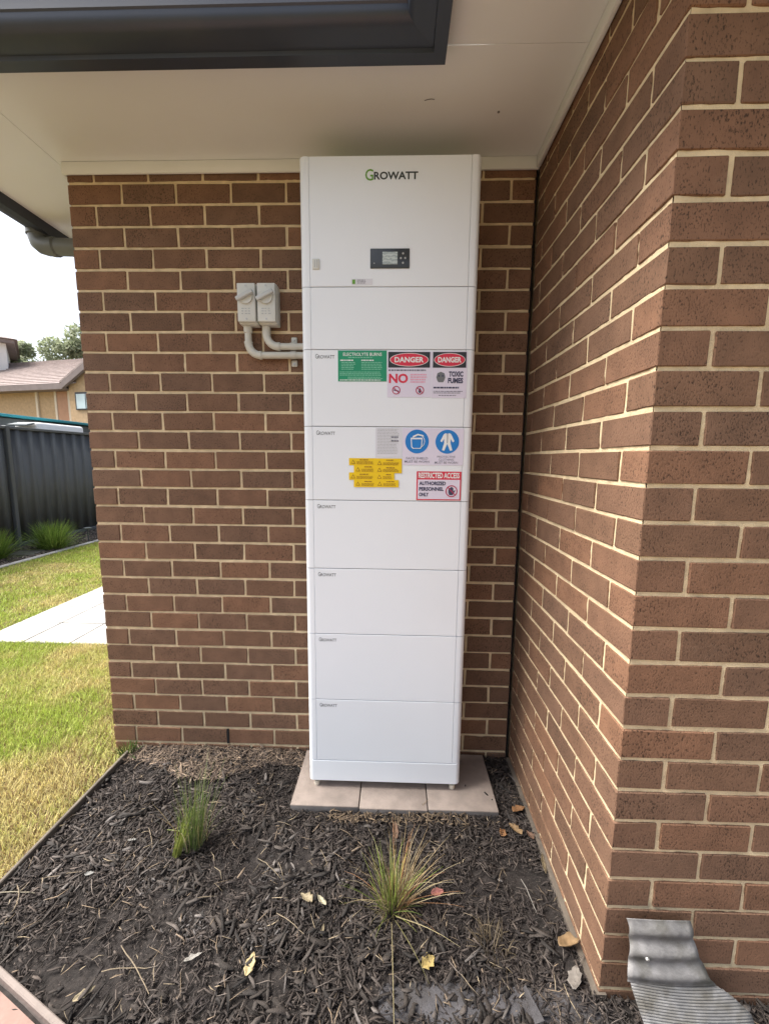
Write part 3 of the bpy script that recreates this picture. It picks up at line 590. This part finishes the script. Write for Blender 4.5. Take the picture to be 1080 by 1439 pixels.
# dry leaves, each its own thing
def leaf(x, y, L, Wd, rot, col, label, curl=.35, lobes=0, tilt=.25, dz=.012):
    nu, nv = 9, 7; V = []; r = random.Random(label)
    for i in range(nu):
        t = i / (nu - 1); w = math.sin(math.pi * min(1, t * .93 + .05)) ** .8 * (1 - .25 * t)
        w *= 1 + .18 * math.sin(i * 2.3 + len(label))
        if lobes: w *= .65 + .5 * abs(math.sin(t * math.pi * lobes + .6))
        for j in range(nv):
            s = (j / (nv - 1) - .5); V.append(((t - .5) * L, s * Wd * w, abs(s) ** 1.5 * curl * Wd * w * 2 + .10 * L * (t - .5) ** 2 * 4 * curl * 2 + r.uniform(-1, 1) * .0012))
    R = Matrix.Rotation(rot, 4, 'Z') @ Matrix.Rotation(tilt * r.choice((-1, 1)), 4, 'X')
    z = float(bed_z(np.array([[x, y]]))[0]) + dz
    Q = [R @ Vector(v) + Vector((x, y, z)) for v in V]; F_ = [(i * nv + j, i * nv + j + 1, (i + 1) * nv + j + 1, (i + 1) * nv + j) for i in range(nu - 1) for j in range(nv - 1)]
    c = np.array([np.array(col) * r.uniform(.75, 1.25) for _ in V])
    o = fobj('dry_leaf', [tuple(q) for q in Q], F_, M['dry'], None, c, True, label=label, cat='leaf', group='dry leaves on the mulch')
    md = o.modifiers.new('thickness', 'SOLIDIFY'); md.thickness = .0006
TAN, ORG, PALE, BRN = (.22, .145, .075), (.23, .12, .055), (.25, .205, .13), (.15, .09, .06)
leaf(1.009, -.872, .055, .030, 1.5, (.40, .32, .17), 'cream leaf with a notched end lying alone on the black mulch', .2, 0, .1)
leaf(1.423, -.432, .075, .028, 1.6, BRN, 'long brown leaf in front of the middle paver')
leaf(1.937, -.318, .060, .045, .4, ORG, 'orange brown leaf by the right wall, nearest the pavers', .4, 2)
leaf(1.893, -.412, .060, .042, 2.2, TAN, 'tan curled leaf beside a small orange one, near the right wall', .5, 2)
leaf(1.842, -.427, .034, .030, .9, ORG, 'small orange leaf between the pavers and the right wall', .5, 1)
leaf(1.954, -.545, .075, .024, 1.4, PALE, 'long pale leaf standing against the right wall halfway along', .3, 0, .7, .02)
leaf(1.945, -.795, .070, .050, .3, TAN, 'crumpled tan leaf at the right wall near its corner', .6, 2, .3, .016)
leaf(1.930, -.872, .060, .045, 1.1, (.17, .15, .13), 'grey round leaf at the foot of the brick corner', .3, 0, .5, .016)
leaf(1.128, -.684, .050, .034, 2.6, PALE, 'pale leaf on the mulch, left one of a close pair', .5, 1)
leaf(1.180, -.690, .045, .022, 2.4, (.32, .29, .20), 'pale leaf on the mulch, right one of a close pair', .5, 0)
leaf(1.520, -.842, .045, .035, .6, (.32, .24, .09), 'yellowish leaf in front of the small spiky tuft', .4, 2)
leaf(.585, -.950, .050, .020, .7, PALE, 'pale narrow leaf near the front edging of the bed', .3)
leaf(1.20, -.775, .032, .010, 1.5, PALE, 'narrow pale leaf left of the small spiky tuft', .3)
leaf(1.565, -.655, .045, .025, .2, (.30, .12, .10), 'reddish leaf right of the small spiky tuft', .4)
leaf(.36, -.64, .030, .014, .3, (.20, .195, .18), 'small whitish leaf near the timber edging', .3)
leaf(.425, -.51, .030, .014, .2, (.20, .195, .18), 'small whitish leaf left of the tall green tuft', .3)
leaf(.84, -.862, .050, .018, .5, (.24, .225, .20), 'whitish splinter leaf on the mulch left of the cream leaf', .5, 1)
leaf(1.945, -.43, .04, .03, 1.9, BRN, 'small brown leaf tucked against the right wall', .5, 1)
# longer twigs, each its own thing
def twig(p, q, r, col, label, bend=.008):
    bend *= .7
    p, q = np.array(p), np.array(q); pts = []; n_ = np.array((-(q - p)[1], (q - p)[0])); rr = random.Random(label)
    for k in range(7):
        t = k / 6; xy = p + (q - p) * t + n_ * math.sin(math.pi * t) * bend * 4; pts.append((xy[0], xy[1], float(bed_z(xy[None])[0]) + .016 + .004 * math.sin(5 * t + rr.random())))
    b = MB().tube(pts, [r * f for f in (.5, .62, .6, .58, .52, .46, .3)], 6); o = b.build('twig', mat('twig_straw', col, .8, .2, 60), None, True, label=label, cat='twig', group='dry stalks on the mulch')
ST = (.19, .15, .10)
twig((.615, -.845), (.760, -.945), .0024, ST, 'long straw stalk crossing another one near the front edging')
twig((.600, -.905), (.735, -.885), .0020, ST, 'straw stalk lying crosswise over a longer one near the front edging')
twig((.105, -.72), (.225, -.705), .0022, (.24, .21, .15), 'pale stalk lying level beside the timber edging')
twig((.150, -.69), (.205, -.80), .0020, ST, 'bent straw stalk lying towards the front beside the timber edging', .06)
twig((.455, -.455), (.525, -.545), .0020, ST, 'straw stalk pointing at the tall green tuft')
twig((.535, -.465), (.66, -.47), .0022, (.20, .23, .08), 'yellow green stalk lying left of the tall green tuft')
twig((1.045, -.735), (1.145, -.790), .0022, ST, 'straw stalk below the pair of pale leaves')
twig((.925, -.56), (1.025, -.625), .0020, ST, 'thin straw stalk between the tall tuft and the pavers')
twig((1.005, -.575), (1.045, -.645), .0018, ST, 'short straw stalk beside a longer thin one')
twig((1.860, -.600), (1.880, -.700), .0018, (.26, .24, .21), 'whitish thin stalk near the right wall')
twig((.205, -.66), (.33, -.635), .0018, ST, 'short straw stalk in the left part of the bed')
# buried weed mat showing, grey blade
X, Y = np.meshgrid(np.linspace(1.38, 1.97, 50), np.linspace(-.975, -.865, 16)); P = np.c_[X.ravel(), Y.ravel()]
mz = bed_z(P) + .0085 - .02 * (np.abs((P[:, 1] + .92) / .055)) ** 3 + .012 * (fbm(P, 16, 21) - .5) - .012 * np.abs((P[:, 0] - 1.68) / .29) ** 4
I = np.arange(50 * 16).reshape(16, 50); Fc = np.c_[I[:-1, :-1].ravel(), I[:-1, 1:].ravel(), I[1:, 1:].ravel(), I[1:, :-1].ravel()]
fobj('weed_mat', np.c_[P, mz], Fc, M['membrane'], None, smooth=True, label='strip of grey weed mat showing through the mulch near the brick corner', cat='weed mat')
b = MB(); b.poly([(1.772, -.905, .004), (1.780, -.900, .006), (1.800, -.985, .030), (1.775, -.990, .026)], (0, 0, .002)); b.build('plastic_blade', M['membrane'], None, label='grey pointed strip poking out of the mulch at the front', cat='strip')

# ------------------------------------------------------------------ tufts
def blades(N, c, rad, Lr, wid, spread, cols, seed, lean=(0, 0), droop=.5, segs=5):
    g = np.random.default_rng(seed); a = g.uniform(0, 2 * np.pi, N); rd = rad * np.sqrt(g.uniform(0, 1, N)); L = g.uniform(*Lr, N)
    base = np.c_[c[0] + rd * np.cos(a), c[1] + rd * np.sin(a), np.full(N, c[2])]; th = np.abs(g.normal(0, spread, N)) * (.4 + rd / rad); az = a + g.normal(0, .5, N)
    V = np.zeros((N, (segs + 1) * 2, 3)); p = base.copy(); dr = droop * g.uniform(.3, 1.6, N); C = np.zeros((N, (segs + 1) * 2, 3))
    ci = g.integers(0, len(cols), N); cc = np.array(cols)[ci] * g.uniform(.7, 1.3, N)[:, None]; sa = az + np.pi / 2 + g.normal(0, .6, N)
    for k in range(segs + 1):
        t = k / segs; w = wid * (1 - t ** 1.6) * .5 + .0002; side = np.c_[np.cos(sa), np.sin(sa), np.zeros(N)] * w
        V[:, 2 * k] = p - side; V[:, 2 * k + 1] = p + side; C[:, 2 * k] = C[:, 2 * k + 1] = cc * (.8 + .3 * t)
        th2 = th + dr * t * t; d = np.c_[np.sin(th2) * np.cos(az) + lean[0], np.sin(th2) * np.sin(az) + lean[1], np.cos(th2)]; p = p + d * (L / segs)[:, None]; p[:, 2] = np.maximum(p[:, 2], c[2] + .012)
    f = [(2 * k, 2 * k + 1, 2 * k + 3, 2 * k + 2) for k in range(segs)]; nv = (segs + 1) * 2
    return V.reshape(-1, 3), (np.arange(N)[:, None, None] * nv + np.array(f)[None]).reshape(-1, 4), C.reshape(-1, 3)
GRN = [(.045, .085, .020), (.060, .11, .022), (.085, .14, .030), (.12, .17, .04)]; DRY = [(.34, .26, .14), (.26, .18, .09), (.40, .33, .20)]
def tuft(name, loc, label, parts, group):
    e = empty(name, loc, label, 'plant', group)
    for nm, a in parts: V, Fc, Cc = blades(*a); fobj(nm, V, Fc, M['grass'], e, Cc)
tuft('grass_tuft', (.65, -.52, -.02), 'upright green grass tuft in the mulch, left of the cabinet', [('green_blades', (90, (.660, -.51, -.02), .042, (.15, .33), .0026, .22, GRN[2:] + [(.17, .21, .08), (.22, .22, .12)], 1, (.05, .10), .22)), ('pale_blades', (34, (.622, -.555, -.018), .016, (.08, .17), .0040, .12, [(.20, .25, .04), (.26, .29, .07)], 2, (.20, .34), .2)), ('dry_blades', (34, (.66, -.50, -.02), .05, (.08, .20), .0024, .3, DRY, 3, (-.05, 0), .5))], 'grass tufts')
tuft('grass_tuft', (1.42, -.70, -.02), 'sparse yellow green spiky tuft on the mulch in front of the pavers', [('green_blades', (60, (1.405, -.70, -.02), .026, (.08, .22), .0028, .46, [(.20, .25, .05), (.26, .29, .07), (.14, .19, .04)], 5, (0, .10), .6)), ('thatch', (90, (1.42, -.70, -.02), .045, (.02, .07), .0022, 1.0, [(.16, .12, .07), (.22, .17, .10)], 17, (0, 0), .6)), ('dry_blades', (120, (1.43, -.68, -.02), .036, (.07, .23), .0022, .58, DRY + [(.38, .20, .10)], 6, (.05, .12), .7)), ('trailing_blades', (16, (1.41, -.73, -.015), .02, (.16, .28), .0026, .9, [(.20, .18, .08), (.26, .22, .12)], 7, (0, -.55), .6))], 'grass tufts')
tuft('grass_tuft', (1.73, -.80, -.02), 'low dry straw coloured tuft near the brick corner', [('dry_blades', (70, (1.72, -.80, -.025), .05, (.02, .06), .0018, .8, [(.13, .10, .06), (.18, .14, .09)], 8, (0, 0), .6))], 'grass tufts')
tuft('weed_tuft', (.115, -.03, -.02), 'little green weed clump at the left foot of the brick wall', [('blades', (90, (.095, -.045, -.03), .035, (.03, .07), .0035, .5, GRN, 9, (0, 0), .6))], 'grass tufts')
tuft('lomandra_clump', (-4.08, 4.36, -.05), 'round bright green clump in front of the dark fence, by the brick wall edge', [('green_blades', (900, (-4.10, 4.36, -.05), .13, (.30, .52), .009, .55, [(.14, .23, .04), (.20, .31, .06), (.28, .38, .09)], 10, (0, 0), .5))], 'green clumps at the fence')
tuft('lomandra_clump', (-4.30, 3.62, -.05), 'green clump in front of the dark fence, cut by the left picture edge', [('green_blades', (800, (-4.34, 3.60, -.05), .13, (.30, .52), .009, .55, [(.14, .23, .04), (.20, .31, .06), (.28, .38, .09)], 11, (0, 0), .5))], 'green clumps at the fence')

# ------------------------------------------------------------------ lawn blades (uncountable)
def lawn(name, N, xr, yr, mask, hr, wid, seed, label):
    g = np.random.default_rng(seed); P = np.c_[g.uniform(*xr, N), g.uniform(*yr, N)]; P = P[mask(P)]; N = len(P)
    h = g.uniform(*hr, N); a = g.uniform(0, 2 * np.pi, N); ln = np.abs(g.normal(.5, .5, N)); z = np.full(N, -.056)
    tip = np.c_[P + np.c_[np.cos(a), np.sin(a)] * (h * ln)[:, None], z + h]; sd_ = np.c_[-np.sin(a), np.cos(a), np.zeros(N)] * (wid * g.uniform(.6, 1.4, N))[:, None]; b0 = np.c_[P, z]
    mid = (b0 * .45 + tip * .55) + np.array((0, 0, 1.)) * (h * .12)[:, None]
    V = np.stack([b0 - sd_, b0 + sd_, mid + sd_ * .7, mid - sd_ * .7, tip], 1)
    Fq = np.array([(0, 1, 2, 3)]); T = np.array([(3, 2, 4, 4)])
    n1 = fbm(P, 1.9, seed, 4); n2 = fbm(P, 9, seed + 4, 3); dryn = np.clip((P[:, 0] + .50 + (P[:, 1] + .3) * .12) / .50, 0, 1) if seed == 31 else np.zeros(N)
    k = np.clip((n1 - .50) * 1.7 + .34 + (n2 - .5) * 1.3 + dryn * .62 + g.normal(0, .22, N), 0, 1)[:, None]
    G, S = np.array((.33, .41, .07)), np.array((.56, .48, .21)); C = (G * (1 - k) + S * k) * g.uniform(.65, 1.35, N)[:, None]
    br = g.random(N) < (.06 + .22 * dryn); C[br] = np.array((.24, .15, .08)) * g.uniform(.6, 1.2, br.sum())[:, None]
    idx = np.arange(N)[:, None] * 5
    F3 = np.concatenate([idx + np.array([0, 1, 2]), idx + np.array([0, 2, 3]), idx + np.array([3, 2, 4])])
    fobj(name, V.reshape(-1, 3), F3, M['grass'], None, np.repeat(C, 5, 0), label=label, cat='grass', kind='stuff')
lawn('lawn_grass', 165000, (-1.95, .088), (-1.0, 1.128), lambda P: ~((P[:, 0] > -.004) & (P[:, 1] > -.004)) & (P[:, 1] > -.60 - (P[:, 0] + .9) * .245), (.012, .040), .0015, 31, 'patchy green and straw coloured lawn beside the mulch bed')
lawn('lawn_grass', 110000, (-3.78, -1.93), (.6, 7.5), lambda P: np.ones(len(P), bool), (.015, .04), .0030, 32, 'bright yellow green lawn beyond the pale paving')

# ------------------------------------------------------------------ pale paving, far bed, fence
MB().box(-1.93, -.004, 1.115, 9, -.14, -.055).build('pavement', M['soil'], None, kind='structure')
pv = [o for o in COL.objects if o.name.startswith('pavement')][0]
xs = [-1.93, -1.545, -1.16, -.775, -.39, -.006]; ys = [1.115 + .385 * k for k in range(16)]
for i in range(5):
    for j in range(15): MB().box(xs[i] + .005, xs[i + 1] - .005, ys[j] + .005, ys[j + 1] - .005, -.062, -.036 + random.uniform(-.001, .001), .003).build('slab', M['slab'], pv)
sheet('garden_bed_gravel', -4.72, -3.86, -3, 14, -.052, 12, 120, .02, 4, M['gravel'], kind='structure')
V, Fc, Cc = chips(15000, (-4.70, -3.88), (2.0, 8.5), lambda P: np.full(len(P), -.045), lambda P: np.ones(len(P), bool), (.015, .06), (.010, .025), [(.10, .085, .07), (.17, .14, .115), (.26, .22, .18), (.05, .045, .04)], (4, 4, 2, 3), 14)
fobj('bark_chips', V, Fc, M['chips'], None, Cc, label='grey brown bark chips in the bed along the dark fence', cat='mulch', kind='stuff')
MB().box(-3.87, -3.79, -3, 14, -.15, -.025, .01).build('kerb', M['slab'], None, kind='structure')
MB().box(-4.36, -4.02, 3.82, 4.14, -.06, -.02, .008, rot=Matrix.Rotation(.3, 4, 'Z')).build('stepping_stone', mat('stone_grey', (.12, .115, .105), .85, .2, 14, .4, 60), None, label='flat grey stepping stone between the two green clumps', cat='stone')
gl = empty('garden_light', (-3.93, 4.90, -.05), 'small dark garden light on a stake at the brick wall edge', 'lamp')
MB().tube([(-3.93, 4.90, -.06), (-3.93, 4.90, .19)], .011, 10).build('stake', M['fence'], gl, True); MB().tube([(-3.93, 4.90, .185), (-3.93, 4.90, .205), (-3.93, 4.90, .215)], [.055, .06, .02], 16).build('cap', M['shed'], gl, True)
# fence
XF = -4.72; FT = 1.87
fe = empty('steel_fence', (XF, 5, -.05), 'dark grey ribbed steel panel fence at the far side of the lawn', 'fence')
posts = [4.40 + 2.38 * k for k in range(-3, 4)]
for a, b in zip(posts, posts[1:]):
    prof_ = []; y = a + .03; k = 0; pitch = .228
    while y < b - .03:
        for dy, dx in ((0, 0), (.10, 0), (.118, .028), (.185, .028), (.203, 0)):
            if y + dy < b - .03: prof_.append((XF + dx, y + dy))
        y += pitch
    prof_.append((XF, b - .03)); V = []; Fq = []
    for (x, yy) in prof_: V += [(x, yy, .02), (x, yy, FT - .02)]
    for i in range(len(prof_) - 1): Fq.append((2 * i, 2 * i + 2, 2 * i + 3, 2 * i + 1))
    o = fobj('panel', V, Fq, M['fence'], fe); md = o.modifiers.new('thickness', 'SOLIDIFY'); md.thickness = .002
    MB().box(XF - .03, XF + .045, a + .032, b - .032, FT - .022, FT + .022, .006).build('top_rail', M['fence'], fe); MB().box(XF - .03, XF + .045, a + .032, b - .032, -.03, .03, .006).build('bottom_rail', M['fence'], fe)
for p in posts: MB().box(XF - .035, XF + .055, p - .032, p + .032, -.1, FT + .03, .008).build('post', M['fence'], fe)
MB().box(XF - .03, XF + .04, posts[0], posts[-1], -.14, -.03).build('plinth', M['timber'], fe)

# ------------------------------------------------------------------ beyond the fence
sh = empty('shed', (-8, 7, 0), 'dark grey shed with a teal gutter just behind the fence', 'shed')
MB().box(-9.4, -6.62, 3.6, 13, -.1, 2.2).build('wall', M['shed'], sh); MB().box(-6.60, -6.48, 3.4, 13.2, 2.215, 2.275, .01).build('gutter', M['teal'], sh); MB().poly([(-6.58, 3.4, 2.278), (-8, 3.4, 2.40), (-9.5, 3.4, 2.278)], (0, 9.8, 0)).build('roof', M['shed'], sh)
bx = empty('rooftop_box', (-6.1, 7.2, 0), 'white rounded box shape showing just above the dark fence', 'box')
MB().box(-6.25, -5.75, 6.15, 7.35, 1.70, 2.10, .05, 3).build('lid', M['wbox'], bx, True); MB().box(-6.22, -5.78, 6.2, 7.3, -.1, 1.69).build('body', M['wbox'], bx)
MB().poly([(-6.2, 5.95, 2.01), (-5.8, 5.95, 2.01), (-5.8, 6.14, 2.06), (-6.2, 6.14, 2.06)], (0, 0, .03)).build('flap', M['shed'], bx)
K = Vector((-9.5, 11.5, 0)); ex = Vector((.978, -.208, 0)); ey = Vector((.208, .978, 0))
def hp(x, y, z): return tuple(K + ex * x + ey * y + Vector((0, 0, z)))
def hbox(x0, x1, y0, y1, z0, z1): return MB().poly([hp(x0, y0, z0), hp(x1, y0, z0), hp(x1, y1, z0), hp(x0, y1, z0)], (0, 0, z1 - z0))
nh = empty('brick_house', (-10, 13, 0), 'orange brick house with a pinkish tiled roof beyond the fence', 'house')
hbox(-9, .0, .35, 7, -.1, 3.72).build('wall', M['nbrick'], nh)
gw = MB().poly([hp(.02, .10, -.1), hp(5.4, .10, -.1), hp(5.4, .10, 3.75), hp(2.7, .10, 5.3), hp(.02, .10, 3.75)], tuple(ey * 6)); gw.build('gable_wall', M['nbrick'], nh)
rf = MB(); nc = 16                                # stepped courses of tiles
for k in range(nc):
    t0, t1 = k / nc, (k + 1) / nc; y0, y1r = 4.2 * t0, 4.2 * t1 + .04; z0, z1 = 3.78 + 1.86 * t0, 3.78 + 1.86 * t1
    rf.poly([hp(-9.5, y0, z0 + .05), hp(.35, y0, z0 + .05), hp(.35, y1r, z1 + .02), hp(-9.5, y1r, z1 + .02)], (0, 0, -.045))
ro = rf.build('roof', M['tile'], nh)
hbox(-9.5, .35, 4.05, 4.45, 5.60, 5.72).build('ridge', M['tile'], ro)
MB().poly([hp(-9.5, 4.2, 5.64), hp(.35, 4.2, 5.64), hp(.35, 8, 3.8), hp(-9.5, 8, 3.8)], (0, 0, -.05)).build('roof_rear', M['tile'], nh)
hbox(-9.5, .02, -.06, .02, 3.62, 3.82).build('fascia', M['barge'], nh); hbox(-9.5, 0, 0.02, .36, 3.62, 3.66).build('eave_lining', M['barge'], nh)
MB().poly([hp(-.02, -.12, 3.62), hp(2.75, -.12, 5.22), hp(2.75, -.12, 5.42), hp(-.02, -.12, 3.82)], tuple(ey * .10)).build('barge_board', M['barge'], nh)
MB().poly([hp(-.10, -.10, 3.80), hp(2.72, -.10, 5.42), hp(2.72, 6, 5.42), hp(-.10, 6, 3.80)], (0, 0, .06)).build('gable_roof', M['tile'], nh)
MB().poly([hp(2.72, -.10, 5.42), hp(5.6, -.10, 3.78), hp(5.6, 6, 3.78), hp(2.72, 6, 5.42)], (0, 0, .06)).build('gable_roof', M['tile'], nh)
for x in (-1.72, -.88, -.30): hbox(x, x + .09, .29, .345, -.1, 3.62).build('downpipe', M['trim'], nh)
hbox(-.785, -.305, .31, .345, -.1, 3.61).build('wall_panel', M['npink'], nh)
wi = hbox(.30, 1.9, .06, .095, 2.95, 3.52).build('window', M['wframe'], nh)
for a, b in ((.36, .72), (.76, 1.12), (1.16, 1.84)): hbox(a, b, .045, .058, 2.99, 3.46).build('pane', M['blind'], wi)
h2 = empty('far_house', (-15.4, 16, 0), 'far house showing only a dark eave corner at the left picture edge', 'house')
def fp(a, b_, z): return (-15.35 - .74 * a - .67 * b_, 16.1 - .67 * a + .74 * b_, z)
def fpoly(a0, a1, b0, b1, z0, z1): return MB().poly([fp(a0, b0, z0), fp(a1, b0, z0), fp(a1, b1, z0), fp(a0, b1, z0)], (0, 0, z1 - z0))
fpoly(.3, 10, .3, 8, -.1, 6.32).build('wall', M['wwall'], h2); fpoly(0, 10.6, 0, 8.6, 6.3, 6.46).build('fascia', M['barge'], h2)
b = MB(); q = [b.bm.verts.new(fp(*v)) for v in ((-.1, -.1, 6.47), (10.7, -.1, 6.47), (10.7, 8.7, 6.47), (-.1, 8.7, 6.47), (4.2, 4.3, 8.1), (6.6, 4.3, 8.1))]
for f in ((0, 1, 5, 4), (1, 2, 5), (2, 3, 4, 5), (3, 0, 4), (3, 2, 1, 0)): b.bm.faces.new([q[i] for i in f])
b.build('roof', M['barge'], h2)
# trees
def tree(loc, h, cw, ch, label, seed, nl=9000, ls=.13):
    g = np.random.default_rng(seed); x, y, z = loc; e = empty('leafy_tree', loc, label, 'tree', 'trees beyond the fence')
    b = MB(); b.tube([(x, y, z - .2), (x + .05, y, z + h * .25), (x - .05, y + .1, z + h * .5), (x, y, z + h * .8)], [.2, .16, .11, .05], 10); cl = []
    for k in range(16):
        a = g.uniform(0, 6.28); r = cw * g.uniform(.25, .9); zz = z + h - ch + ch * g.uniform(.0, .95); p = np.array((x + r * math.cos(a), y + r * math.sin(a), zz)); cl.append((p, g.uniform(.45, .85) * cw * .5))
        zb = z + h * g.uniform(.3, .55); b.tube([(x, y, zb), tuple((np.array((x, y, zb)) * .45 + p * .55) + np.array((0, 0, .2))), tuple(p)], [.06, .04, .015], 6)
    b.build('trunk', M['bark'], e, True)
    V = []; C = []
    for p, r in cl:
        m = nl // len(cl); d = g.normal(0, 1, (m, 3)); d /= np.linalg.norm(d, axis=1)[:, None]; c = p + d * (r * g.uniform(.35, 1.05, m) ** .6)[:, None] * np.array((1, 1, .8))
        u = g.normal(0, 1, (m, 3)); u /= np.linalg.norm(u, axis=1)[:, None]; w = np.cross(u, g.normal(0, 1, (m, 3))); w /= np.linalg.norm(w, axis=1)[:, None]; s = ls * g.uniform(.5, 1.2, m)[:, None]
        V.append(np.stack([c - u * s, c + w * s * .35, c + u * s, c - w * s * .35], 1)); cc = np.array([(.26, .30, .18), (.31, .34, .22), (.34, .37, .25)])[g.integers(0, 3, m)] * g.uniform(.7, 1.3, m)[:, None]; C.append(np.repeat(cc, 4, 0))
    V = np.concatenate(V); n = len(V); fobj('crown', V.reshape(-1, 3), np.arange(n * 4).reshape(-1, 4), M['leaf'], e, np.concatenate(C))
tree((-17.6, 20.8, 0), 7.3, 2.2, 3.4, 'pale leafy tree behind the tiled roof, leftmost of three', 51, 16000, .15)
tree((-15.8, 21.5, 0), 8.3, 2.2, 4.0, 'tallest pale leafy tree behind the tiled roof, between two others', 53, 16000, .15)
tree((-13.6, 21.2, 0), 7.6, 2.0, 3.6, 'pale leafy tree behind the tiled roof, partly hidden by the brick wall', 52, 12000, .15)

# ------------------------------------------------------------------ bent corrugated sheet at the brick corner
cs = empty('corrugated_flashing', (2.12, -.93, -.03), 'bent corrugated galvanised sheet leaning at the foot of the brick corner', 'metal sheet')
def ribsheet(name, rows, cols, fn, material):
    V = [fn(i / (cols - 1), j / (rows - 1)) for j in range(rows) for i in range(cols)]; Fq = [(j * cols + i, j * cols + i + 1, (j + 1) * cols + i + 1, (j + 1) * cols + i) for j in range(rows - 1) for i in range(cols - 1)]
    o = fobj(name, V, Fq, material, cs, smooth=True); md = o.modifiers.new('thickness', 'SOLIDIFY'); md.thickness = .0012; return o
def lerp(a, b, t): return a + (b - a) * t
def top_fn(s, t):                                # three big waves against the wall, t goes down
    z = lerp(.256, .112, t); xl = 2.020 + .004 * math.sin(t * 5) - .002 * t; xr = lerp(2.182, 2.236, t ** 2)
    y = -.918 - .034 * t - .008 * (.5 - .5 * math.cos(t * 2 * math.pi * 3)) - .006 * math.sin(s * math.pi); return (lerp(xl, xr, s) + .002 * math.sin(t * 21), y, z + .006 * math.sin(s * math.pi) * (1 - t))
def low_fn(s, t):                                # fine ribs, spreading to the right as it comes down
    z = lerp(.116, -.04, t); xl = lerp(2.022, 2.075, t ** 1.2); xr = lerp(2.240, 2.335, min(1, t * 3) ** .7 * .7 + t * .3)
    y = -.949 - .062 * t - .0022 * (.5 - .5 * math.cos(t * 2 * math.pi * 26)) - .008 * math.sin(s * math.pi); return (lerp(xl, xr, s), y, z - .010 * s * (1 - t))
ribsheet('upper_waves', 70, 14, top_fn, M['galv']); ribsheet('ribbed_apron', 180, 14, low_fn, M['ribbed'])
MB().tube([(2.062, -.945, .178), (2.062, -.952, .176)], .005, 12).build('rivet', M['screw'], cs, True)
print('OBJS', len(bpy.data.objects))
